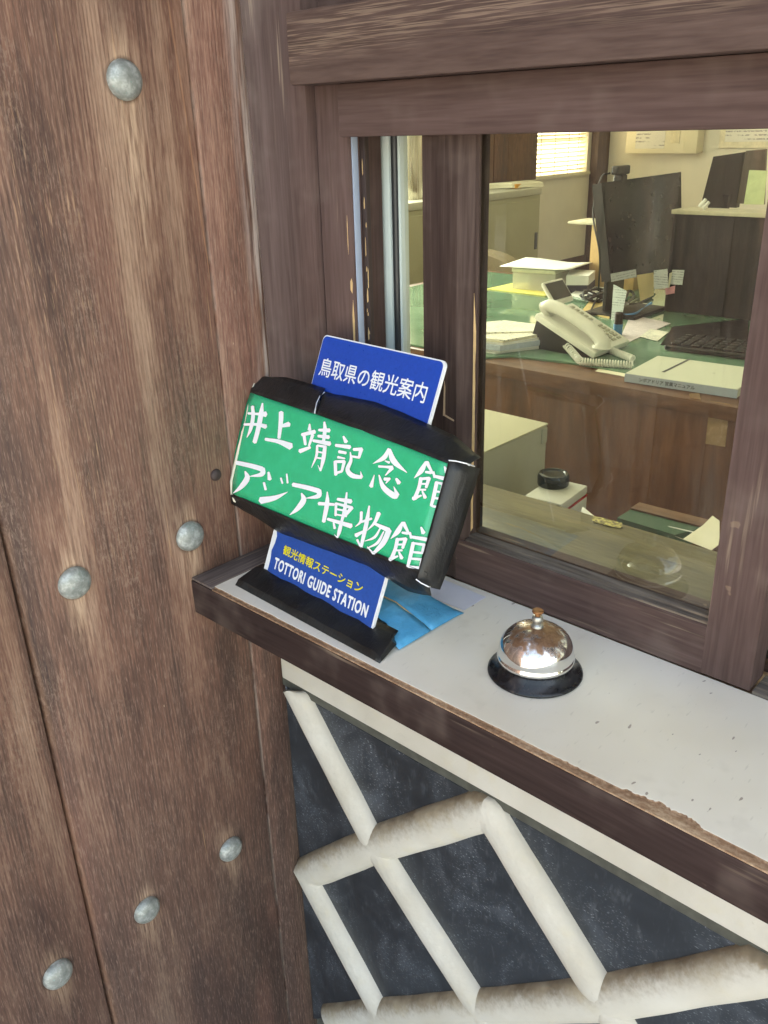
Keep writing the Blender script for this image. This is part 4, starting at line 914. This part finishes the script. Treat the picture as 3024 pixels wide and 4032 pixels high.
b = NB(); P_ = smooth_path(path, 6); tube(b, P_, [.015 + (.008*(abs(i/(len(P_)-1)-.5)*2)**3) for i in range(len(P_))], 14)
for v in b.verts:
    rel = v.co-PP(0, .22, 0); tq = rel.dot(pv)/pv.length; v.co += pv.normalized()*tq*.15
obj('handset', b, M_IVORY, ph, smooth=True)
b = NB(); obox(b, PP(.99, .42, .004), pu*.30+pn*.030, pv*.56, pn*.010, .003); obj('display_housing', b, M_IVORY, ph)
b = NB(); obox(b, PP(1.03, .46, .0185), pu*.22+pn*.022, pv*.48, pn*.001); obj('display_glass', b, simple('dark_grey_display', S(62, 60, 54), .15), ph)
M_KEY = simple('grey_key', S(176, 176, 158), .4)
kn = 0
for r in range(6):
    for c in range(3):
        b = NB(); obox(b, PP(.09+r*.062, .50+c*.15, .0002), pu*.040, pv*.09, pn*.003, .0008); obj('key', b, M_KEY, ph)
for r in range(5):
    b = NB(); obox(b, PP(.56+r*.08, .52, .0002), pu*.045, pv*.36, pn*.003, .0008); obj('key', b, M_KEY, ph)
def coil(p0, p1, r, turns, wire):
    p0, p1 = Vector(p0), Vector(p1); d = (p1-p0); a = d.cross(Vector((0, 0, 1))).normalized(); c = d.normalized().cross(a); pts = []
    n = turns*9
    for i in range(n+1):
        t = i/n; an = t*turns*2*math.pi; sag = .0
        pts.append(p0+d*t+(a*math.cos(an)+c*math.sin(an))*r)
    b = NB(); tube(b, pts, wire, 5); return b
c0 = H(ZA(1020, 1090), 2, ZT+.02); c1 = H(ZA(1150, 1240), 2, ZT+.008); c2 = H(ZA(1640, 1275), 2, ZT+.008)
cord = thing('telephone_cord', 'ivory coiled telephone cord trailing over the desk front edge', 'cord', c1)
obj('coil', coil(c0, c1, .0075, 9, .0022), M_IVORY, cord, smooth=True); obj('coil', coil(c1, c2, .0075, 19, .0022), M_IVORY, cord, smooth=True)
c3 = PP(.03, .5, -.012); obj('coil', coil(c3, H(ZA(1640, 1215), 2, ZT+.012), .007, 14, .0021), M_IVORY, cord, smooth=True)
# clear box with papers on a yellow folder
sheet_on('yellow_folder', [ZA(280, 560), ZA(820, 625), ZA(1150, 560), ZA(560, 500)], ZT, .003, simple('yellow_card', S(238, 226, 130), .5), label='yellow folder under the clear plastic box on the desk', cat='folder')
FB = H(ZA(515, 560), 2, ZT+.004); FC = H(ZA(905, 592), 2, ZT+.004); dX = FC-FB; dY = Vector((-dX.y, dX.x, 0)).normalized()*.16
pbx = thing('clear_plastic_box', 'clear plastic box holding dark items on the yellow folder', 'box', FB+dX*.5)
M_CLR = simple('clear_plastic', S(228, 226, 212), .25, var=.02); M_CLR.node_tree.nodes['Principled BSDF'].inputs['Alpha'].default_value = .38
def rect_wall(a, c, h, th=.0015):
    b = NB(); prism(b, [a, c, c+Vector((0, 0, h)), a+Vector((0, 0, h))], (dY if abs((c-a).dot(dX)) > .5*(c-a).length*dX.length else dX).normalized()*th); return b
hb = .056
obj('box_wall', rect_wall(FB, FC, hb), M_CLR, pbx); obj('box_wall', rect_wall(FC, FC+dY, hb), M_CLR, pbx); obj('box_wall', rect_wall(FB+dY, FC+dY, hb), M_CLR, pbx); obj('box_wall', rect_wall(FB, FB+dY, hb), M_CLR, pbx)
b = NB(); obox(b, FB-dX*.02-dY*.03+Vector((0, 0, hb)), dX*1.04, dY*1.06, Vector((0, 0, .013)), .004, 2); obj('lid', b, simple('cloudy_plastic_lid', S(206, 204, 182), .35), pbx)
b = NB(); obox(b, FB+dX*.30+dY*.18+Vector((0, 0, .0005)), dX*.38, dY*.5, Vector((0, 0, .044)), .006); obj('dark_item', b, simple('dark_maroon_item', S(70, 46, 50), .6), pbx)
b = NB(); lp = FB+Vector((0, 0, hb+.0145)); rows = []
for i in range(9):
    s = i/8; rows.append([lp-dX*.28+dX*1.65*s+dY*(-.10+1.25*t)+Vector((0, 0, .002+.012*max(0, s-.7)+.004*math.sin(s*5+1)*t)) for t in (0, .25, .5, .75, 1)])
grid(b, rows); obj('loose_paper', b, M_PAPERW, None, smooth=True, solid=.0008, label='curling white paper lying on the clear plastic box', cat='paper')
# documents, tray and cables behind the telephone
sheet_on('white_folder', [ZA(1060, 610), ZA(1440, 690), ZA(1500, 560), ZA(1180, 530)], ZT, .006, M_PAPERW, label='white folder under the cable bundle behind the telephone', cat='folder')
sheet_on('tan_tray', [ZA(1160, 770), ZA(1420, 830), ZA(1440, 700), ZA(1240, 670)], ZT, .004, simple('tan_card', S(206, 178, 122), .5), label='tan card tray between the telephone and the monitor stand', cat='tray')
cc = H(ZA(1300, 620), 2, ZT+.02); b = NB(); pts = []
for i in range(90):
    a = i*.42; r_ = .035+.012*math.sin(i*.9); pts.append(cc+Vector((r_*math.cos(a), r_*1.2*math.sin(a), .012*math.sin(i*.7))))
tube(b, pts, .0035, 5)
cbl = thing('cable_bundle', 'coiled black cables lying behind the telephone', 'cables', cc); obj('cable_coil', b, M_PHB, cbl, smooth=True)
b = NB(); tube(b, smooth_path([H(ZA(1345, 600), 2, ZT+.02), H(ZA(1290, 680), 2, ZT+.01), H(ZA(1235, 790), 2, ZT+.008)], 6), .003, 6); obj('cable', b, M_PHB, cbl, smooth=True)
pbk = [H(ZA(x, y), 2, ZT+.003) for x, y in ((1010, 500), (1210, 510), (1215, 330))]
sheet_on('dark_binders', [ZA(1010, 505), ZA(1215, 520), ZA(1290, 470), ZA(1080, 455)], ZT, .03, simple('navy_binder', S(52, 54, 76), .5), label='dark navy binder behind the clear plastic box', cat='binder')
sheet_on('paper_pile', [ZA(1020, 440), ZA(1230, 440), ZA(1290, 390), ZA(1060, 380)], ZT+.0305, .03, M_PAPERW, label='pile of white papers on the navy binder', cat='papers')
# cardboard file box with a clear ledge, behind the monitor
q0 = H(ZA(1215, 530), 2, ZT+.003); fb = thing('cardboard_file_box', 'tan cardboard file box standing left of the monitor', 'box', q0)
bxo('box_body', q0.x+.002, q0.x+.17, q0.y, q0.y+.12, ZT, ZT+.20, simple('tan_cardboard', S(196, 160, 108), .7), fb)
bxo('clear_ledge', q0.x-.085, q0.x+.2, q0.y-.01, q0.y+.12, ZT+.2005, ZT+.208, simple('frosted_ledge', S(190, 184, 160), .3), fb, bev=.002)
# monitor facing the clerk's seat, with webcam and notes
MBL = H(ZB(240, 1390), 1, 1.60); MBR = H(ZB(885, 1290), 1, 2.0); MTL = H(ZB(155, 505), 1, 1.60); MTR = H(ZB(875, 405), 1, 2.0)
mon = thing('computer_monitor', 'black computer monitor with a webcam and paper notes along its lower edge', 'monitor', ((MBL+MBR)/2*1 - Vector((0, 0, ((MBL+MBR)/2).z-ZT))))
mn = (MBR-MBL).cross(MTL-MBL).normalized()
if mn.x < 0: mn = -mn
M_MONB = simple('black_monitor_shell', S(18, 18, 17), .45, var=.1)
b = NB(); prism(b, [MBL, MBR, MTR, MTL], mn*-.03); obj('housing', b, M_MONB, mon)
def mq(s, t, h): return MBL.lerp(MBR, s).lerp(MTL.lerp(MTR, s), t)+mn*h
b = NB(); prism(b, [mq(.02, .05, .0012), mq(.98, .05, .0012), mq(.98, .97, .0012), mq(.02, .97, .0012)], mn*-.001); obj('screen', b, simple('unlit_screen', S(14, 14, 13), .3, var=.05), mon)
b = NB(); fp0 = mq(.12, .02, -.02); obox(b, Vector((fp0.x-.02, fp0.y-.02, ZT)), Vector((.012, 0, 0)), Vector((0, .10, 0)), Vector((0, 0, fp0.z-ZT+.02)), .002); obj('stand_column', b, M_MONB, mon)
bxo('stand_foot', fp0.x-.06, fp0.x+.10, fp0.y-.05, fp0.y+.15, ZT+.0002, ZT+.010, M_MONB, mon, bev=.004)
wc = mq(.20, 1.0, -.01); b = NB(); obox(b, wc+Vector((-.01, -.01, .016)), Vector((.022, 0, 0)), Vector((0, .07, 0)), Vector((0, 0, .024)), .005, 2); obj('webcam', b, M_PHB, mon)
b = NB(); obox(b, wc+Vector((-.015, .012, -.012)), Vector((.028, 0, 0)), Vector((0, .034, 0)), Vector((0, 0, .0285)), .004); obj('webcam_clip', b, M_PHB, mon)
b = NB(); tube(b, smooth_path([wc+Vector((-.012, -.012, .022)), wc+Vector((-.02, -.045, .01)), wc+Vector((-.02, -.075, -.08)), H(ZB(140, 1150), 1, 1.58), H(ZB(130, 1480), 1, 1.60)], 8), .0028, 6); obj('webcam_cable', b, M_PHB, mon, smooth=True)
def note(name, pts, off, m, label, par=None):
    b = NB(); prism(b, [mq(s, t, off) for s, t in pts], mn*-.0006); return obj(name, b, m, None, label=label, cat='note')
M_NOTEW = M_PRN; M_NOTEC = simple('cream_note', S(232, 208, 150), .6, var=.04); M_PINK = simple('pink_note', S(232, 160, 170), .6)
note('paper_note', [(.0, -.01), (.33, -.0), (.33, .085), (.0, .075)], .0020, M_NOTEW, 'wide pale strip note taped to the lower left edge of the monitor')
b = NB(); tp_ = [H(ZB(*p), 1, 1.575) for p in ((265, 1420), (385, 1480), (325, 1800), (240, 1780))]; prism(b, tp_, Vector((0, .0006, 0))); obj('paper_note', b, M_NOTEW, None, label='long narrow pale note hanging from the monitor to the desk', cat='note')
note('paper_note', [(.36, -.26), (.555, -.22), (.565, .02), (.335, .02)], .0024, M_NOTEC, 'cream paper note hanging below the monitor edge')
# black partition screen with ledge
PY = 1.78; pl_ = H(ZB(715, 1690), 1, PY); pt_ = H(ZB(885, 745), 1, PY)
m = M('charcoal_felt', S(38, 38, 40), .85); n1 = m.noise((220, 220, 26), 4, .7); n2 = m.noise((9, 9, 3), 3, .6); m.set('Base Color', m.ramp(m.f('ADD', m.f('MULTIPLY', n1, .5), m.f('MULTIPLY', n2, .5)), [(.35, S(16, 16, 17)), (.65, S(38, 38, 41))])); M_FELT = m.m
pr = thing('desk_partition', 'charcoal felt desk partition with a pale ledge beside the monitor', 'partition', (-.05, PY, ZT))
bxo('felt_panel', pl_.x, .5, PY, PY+.03, ZT, pt_.z-.012, M_FELT, pr, bev=.002)
bxo('ledge', pl_.x-.002, .5, PY-.012, PY+.08, pt_.z-.0115, pt_.z, simple('pale_ledge', S(196, 188, 164), .4), pr, bev=.002)
def pnote(pts, off, m, label):
    b = NB(); prism(b, [H(ZB(*p), 1, PY-off) for p in pts], Vector((0, .0006, 0))); obj('paper_note', b, m, None, label=label, cat='note')
pnote(((628, 1295), (752, 1280), (758, 1450), (632, 1465)), .020, M_NOTEW, 'pale blue printed note at the left edge of the felt partition')
pnote(((795, 1290), (905, 1290), (885, 1425), (775, 1420)), .0035, M_NOTEW, 'pale square note beside a folded strip on the felt partition')
pnote(((770, 1320), (795, 1310), (770, 1450), (752, 1455)), .012, M_PAPER, 'small folded cream strip between two notes on the felt partition')
pnote(((730, 1455), (822, 1430), (815, 1500), (735, 1515)), .005, M_PINK, 'small pink sticky note on the felt partition')
# second monitor, tall frame and green sheet standing behind the ledge
y2 = 2.05; tm = thing('tilted_monitor', 'dark tilted monitor standing behind the partition ledge', 'monitor', (-.2, y2, pt_.z))
b = NB(); qd = [H(ZB(*p), 1, yy_) for p, yy_ in (((1050, 715), y2), ((1370, 730), y2+.1), ((1450, 225), y2+.16), ((1165, 268), y2+.06))]; prism(b, qd, Vector((0, .025, 0))); obj('housing', b, M_MONB, tm)
b = NB(); qd2 = [Vector((p.x, p.y, p.z)) for p in qd]; q2 = H(ZB(1200, 800), 1, y2+.1); box(b, q2.x-.02, q2.x+.04, y2+.07, y2+.09, ZT, qd[0].z+.03); obj('stand_column', b, M_MONB, tm)
bxo('stand_foot', q2.x-.1, q2.x+.12, y2+.02, y2+.095, ZT+.0003, ZT+.009, M_MONB, tm)
b = NB(); prism(b, [H(ZB(*p), 1, PY+.03) for p in ((1375, 690), (1620, 700), (1640, 200), (1460, 215))], Vector((0, .01, 0))); obj('dark_document_stand', b, simple('dark_brown_acrylic', S(60, 50, 42), .2), None, label='dark acrylic document stand on the partition ledge', cat='document stand')
b = NB(); prism(b, [H(ZB(*p), 1, PY+.018) for p in ((1440, 698), (1620, 700), (1650, 395), (1490, 388))], Vector((0, .0015, 0))); obj('green_sheet_card', b, simple('pale_green_card', S(198, 212, 164), .55), None, label='pale green card leaning on the document stand', cat='card')
b = NB(); tube(b, [H(ZB(1040, 725), 1, PY+.01), H(ZB(1100, 650), 1, PY+.01)], .006, 8); tube(b, [H(ZB(1070, 735), 1, PY+.004), H(ZB(1125, 675), 1, PY+.004)], .006, 8)
bl_ = thing('clear_clips', 'two clear plastic clips lying on the partition ledge', 'clip', H(ZB(1080, 740), 1, PY+.01)); b.free()
for p, q in (((1042, 722), (1100, 650)), ((1072, 735), (1128, 675))):
    b = NB(); tube(b, [H(ZB(*p), 1, PY+.008), H(ZB(*q), 1, PY+.012)], [.006, .0045], 8); obj('clip', b, M_PAPERW, bl_, smooth=True)
# keyboard
KZ = ZT+.0016
ky = thing('keyboard', 'black computer keyboard in front of the felt partition', 'keyboard', (-.05, 1.5, ZT))
ka = H(ZB(720, 1960), 2, ZT+.01); kv = Vector((.95, .10, 0)).normalized(); kw = Vector((-kv.y, kv.x, 0))
kb0 = Vector((ka.x+.01, ka.y-.02, KZ))
b = NB(); obox(b, kb0, kv*.42, kw*.15, Vector((0, 0, .012)), .003); obj('keyboard_body', b, M_PHB, ky)
for r in range(5):
    for c in range(16):
        b = NB(); obox(b, kb0+kv*(.012+c*.0250)+kw*(.012+r*.026)+Vector((0, 0, .0121)), kv*.021, kw*.021, Vector((0, 0, .005)), .002); obj('key', b, M_PHB, ky)
sheet_on('black_desk_pad', [ZB(690, 1960), ZB(1480, 2020), ZB(1480, 1730), ZB(800, 1800)], ZT, .0015, M_PHB, label='thin black desk pad under the keyboard', cat='desk pad')
for nm, col, pts, lab in (('blue_cable', S(70, 130, 176), ((350, 1700), (450, 1690), (540, 1640), (605, 1590)), 'thin blue cable below the cream note on the monitor'),
        ('black_cable', S(20, 20, 20), ((365, 1560), (410, 1480), (450, 1520), (400, 1600), (520, 1580), (620, 1500)), 'tangled black cable under the monitor'),
        ('grey_cable', S(96, 100, 84), ((350, 1640), (470, 1560), (560, 1540), (640, 1450)), 'grey green cable running behind the monitor stand')):
    b = NB(); tube(b, smooth_path([H(ZB(*p), 2, ZT+.006+.004*(i % 2)) for i, p in enumerate(pts)], 8), .0045, 6); obj(nm, b, simple(nm+'_sheath', col, .5), None, smooth=True, label=lab, cat='cable')
for i, (pts, lab) in enumerate(((((500, 1890), (660, 1930), (760, 1850), (600, 1820)), 'loose printed sheet between the leaflet and the keyboard'), (((360, 1640), (470, 1680), (600, 1600), (470, 1575)), 'printed paper under the monitor edge'))):
    sheet_on('loose_sheet', [ZB(*p) for p in pts], ZT+.0016, .0008, M_PRD, label=lab, cat='paper')
# marker, crumpled paper, loose sheet
mk_ = H(ZB(300, 1880), 2, ZT); mkr = thing('marker_bottle', 'small brown and blue bottle beside the telephone', 'bottle', mk_)
b = NB(); lathe(b, [(0, 0), (.011, 0), (.012, .002), (.012, .03), (0, .03)], mk_, 20); obj('blue_label', b, simple('blue_label', S(58, 128, 172), .4), mkr, smooth=True)
b = NB(); lathe(b, [(0, .0302), (.011, .0302), (.011, .058), (.009, .06), (0, .06)], mk_, 20); obj('brown_cap', b, simple('brown_cap', S(52, 36, 30), .4), mkr, smooth=True)
sheet_on('printed_leaflet', [ZB(340, 1870), ZB(400, 1940), ZB(780, 1770), ZB(420, 1690)], ZT, .0012, simple('lilac_leaflet', S(214, 202, 204), .6, var=.12, sc=60), label='lilac printed leaflet lying beside the monitor stand', cat='leaflet')
sheet_on('cream_sheet', [ZA(1290, 1330), ZA(1600, 1385), ZA(1700, 1300), ZA(1370, 1270)], ZD+.0003, .001, M_PAPER, label='cream sheet under the grey bound manual', cat='paper')
sheet_on('white_corner_sheet', [ZB(1290, 2030), ZB(1440, 2045), ZB(1450, 1950), ZB(1400, 1970)], ZT, .001, M_PAPERW, label='white sheet behind the bound manual near the keyboard', cat='paper')
# bound manual
bf0 = H(ZC(950, 128), 2, ZD+.0015); bf1 = H(ZC(1505, 212), 2, ZD+.0015); bu_ = (bf1-bf0); bu_.z = 0; bw_ = Vector((-bu_.y, bu_.x, 0)).normalized()*.182
bk = thing('bound_manual', 'grey bound manual with a printed spine on the desk edge', 'book', bf0+bu_*.5+bw_*.5)
M_BOOK = simple('grey_book_cover', S(204, 206, 188), .5, var=.02)
b = NB(); obox(b, bf0, bu_, bw_, Vector((0, 0, .019)), .0012); obj('cover', b, M_BOOK, bk)
b = NB(); obox(b, bf0-bw_.normalized()*.0006, bu_, bw_.normalized()*.0005, Vector((0, 0, .018))); obj('spine', b, simple('blue_grey_spine', S(170, 182, 192), .5, var=.03), bk)
M_INK = simple('dark_print', S(60, 64, 66), .5)
so_ = bf0-bw_.normalized()*.0010
text('ンボアドリア 営業マニュアル', 'spine_lettering', M_INK, bk, so_+bu_*.14+Vector((0, 0, .005)), so_+bu_*.64+Vector((0, 0, .005)), so_+bu_*.14+Vector((0, 0, .0135)), 0, bold=.0002)
b = NB(); t0 = H(ZC(1135, 80), 2, ZD+.0210); t1 = H(ZC(1268, 15), 2, ZD+.0210); dd_ = Vector((t1.y-t0.y, -(t1.x-t0.x), 0)).normalized()*.006; prism(b, [t0, t1, t1+dd_, t0+dd_], Vector((0, 0, -.0004))); obj('title_band', b, M_INK, bk)
# pieces of clear tape on the desk front
M_CTAPE = simple('yellowed_clear_tape', S(170, 138, 106), .25, var=.15, sc=60)
for i, pts in enumerate((((1270, 188), (1320, 185), (1335, 245), (1300, 258), (1278, 235)), ((1372, 225), (1470, 240), (1448, 452), (1350, 435)))):
    b = NB(); prism(b, [H(ZC(*p), 1, 1.0108) for p in pts], Vector((0, .0008, 0))); obj('clear_tape', b, M_CTAPE, None, label=('short yellowed clear tape on the desk front panel', 'long wrinkled clear tape on the desk front panel')[i], cat='tape')
# clerk's chair
ch = thing('office_chair', 'olive brown rounded chair back behind the desk', 'chair', (-1.45, 2.45, FLZ))
hc = Hk(1046, 590, 1, 2.4); M_CHR = simple('olive_chair_fabric', S(112, 98, 72), .8, var=.1, sc=90)
b = NB(); pts = []
for i in range(21):
    a = math.pi*i/20; pts.append(Vector((hc.x-.05-.27*math.cos(a), 2.4, hc.z-.10+.19*math.sin(a)**.8)))
pts += [Vector((hc.x+.20, 2.4, hc.z-.42)), Vector((hc.x-.30, 2.4, hc.z-.42))]; prism(b, pts, Vector((0, .07, 0)), .012); obj('backrest', b, M_CHR, ch)
bxo('seat', hc.x-.30, hc.x+.20, 1.95+.25, 2.75, hc.z-.54, hc.z-.46, M_CHR, ch, bev=.02)
b = NB(); tube(b, [(hc.x-.05, 2.45, FLZ), (hc.x-.05, 2.45, hc.z-.541)], .03, 10); obj('pedestal', b, M_PHB, ch)

# ---- inner sill, drawer unit, small things between sill and desk
m = grain('olive_worn_sill_wood', 'X', (S(70, 64, 42), S(98, 90, 62), S(122, 114, 82)), fine=180, band=26, along=3, rough=.35, bump=.4); M_SILL = m.m
bxo('inner_sill', -.13, 1.2, .0765, .2475, -.03, -.0005, M_SILL, label='worn olive wooden sill inside the counter window', cat='sill', bev=.002)
dw = thing('steel_drawer_unit', 'pale grey steel drawer unit with a cream top beside the sill', 'drawer unit', (-.2, .5, FLZ))
gz = -.05; gx = -.0735
M_GREY = simple('pale_grey_steel', S(186, 186, 170), .45, var=.03); M_GTOP = simple('cream_steel_top', S(206, 202, 176), .4, var=.03)
bxo('cabinet_body', -.45, gx, .30, .655, FLZ, gz-.004, M_GREY, dw, bev=.003); bxo('top_panel', -.45, gx+.001, .298, .657, gz-.0035, gz, M_GTOP, dw, bev=.0015)
bxo('corner_latch', gx+.0002, gx+.003, .636, .652, gz-.035, gz-.006, M_GREY, dw)
bxo('inner_shelf', gx+.006, 1.1, .2480, .540, -.175, -.155, M_DBROWN, label='dark shelf hidden below the inner sill', cat='shelf')
csz = -.10
c00 = H(ZC(640, 735), 2, csz); c01 = H(ZC(455, 690), 2, csz); c02 = H(ZC(770, 640), 2, csz); cu = (c01-c00); cv = (c02-c00); cv = cv-cu*(cv.dot(cu)/cu.dot(cu))
cs = thing('white_case', 'small white case with a red line beside the drawer unit', 'case', c00+(cu+cv)*.5+Vector((0, 0, -.055)))
M_CASEW = simple('white_case_plastic', S(222, 222, 214), .35, var=.02)
b = NB(); obox(b, c00+Vector((0, 0, -.016)), cu, cv, Vector((0, 0, .016)), .004, 2); obj('case_lid', b, M_CASEW, cs, smooth=True)
b = NB(); obox(b, c00+Vector((0, 0, -.0195)), cu, cv, Vector((0, 0, .0032))); obj('red_line', b, simple('red_line', S(196, 40, 46), .5), cs)
b = NB(); obox(b, c00+Vector((0, 0, -.055)), cu, cv, Vector((0, 0, .0353)), .003, 2); obj('case_body', b, M_CASEW, cs)
lc = H(ZC(582, 645), 2, csz+.0003); lc = lc+(cv.normalized()*.012)
b = NB(); lathe(b, [(0, 0), (.0255, 0), (.0265, .002), (.0265, .016), (.024, .020), (.020, .0205), (.018, .0185), (0, .018)], lc, 48); obj('round_black_container', b, simple('glossy_black_plastic', S(14, 15, 14), .08, var=.1), None, smooth=True, label='glossy round black container lying on the white case', cat='container')
gp = [H(ZC(*p), 2, -.13) for p in ((915, 800), (1200, 885), (1330, 850), (980, 760))]
tr_ = thing('green_pad', 'dark green pad with a tan wooden edge behind the sill', 'pad', (gp[0]+gp[2])/2+Vector((0, 0, -.02)))
b = NB(); prism(b, gp, Vector((0, 0, -.024))); obj('pad_surface', b, simple('dark_green_felt', S(54, 88, 64), .7), tr_)
b = NB(); prism(b, [gp[3]+Vector((0, 0, .003)), gp[2]+Vector((0, 0, .003)), gp[2]+Vector((0, .03, .003)), gp[3]+Vector((0, .03, .003))], Vector((0, 0, -.028))); obj('wooden_edge', b, M_DESKX, tr_)
def scrap(pts, z, label, m=M_PAPER):
    b = NB(); P3 = [H(ZC(*p), 2, z) for p in pts]; prism(b, P3, Vector((0, 0, -.0006))); obj('paper_scrap', b, m, None, label=label, cat='paper')
scrap(((1200, 890), (1240, 905), (1340, 835), (1385, 790), (1420, 815), (1420, 930), (1380, 960)), -.10, 'torn cream paper over the corner of the green pad')
scrap(((745, 745), (800, 790), (840, 815), (735, 770)), -.095, 'small white paper corner beside the white case', M_PAPERW)
scrap(((1165, 840), (1290, 868), (1300, 875), (1175, 845)), -.118, 'thin white slip lying on the green pad', M_PAPERW)
b = NB(); stp = [H(ZC(*p), 2, .0006) for p in ((790, 800), (800, 790), (940, 825), (942, 848), (925, 852), (795, 820))]; prism(b, stp, Vector((0, 0, -.0006))); 
m = M('crinkled_gold_sticker', S(190, 176, 110), .25, .5); n1 = m.noise((220, 220, 220), 3, .6); m.set('Base Color', m.ramp(n1, [(.4, S(110, 100, 72)), (.6, S(220, 208, 130))])); m.bump(n1, .8, .002)
obj('gold_sticker', b, m.m, None, label='crinkled gold sticker on the edge of the inner sill', cat='sticker')
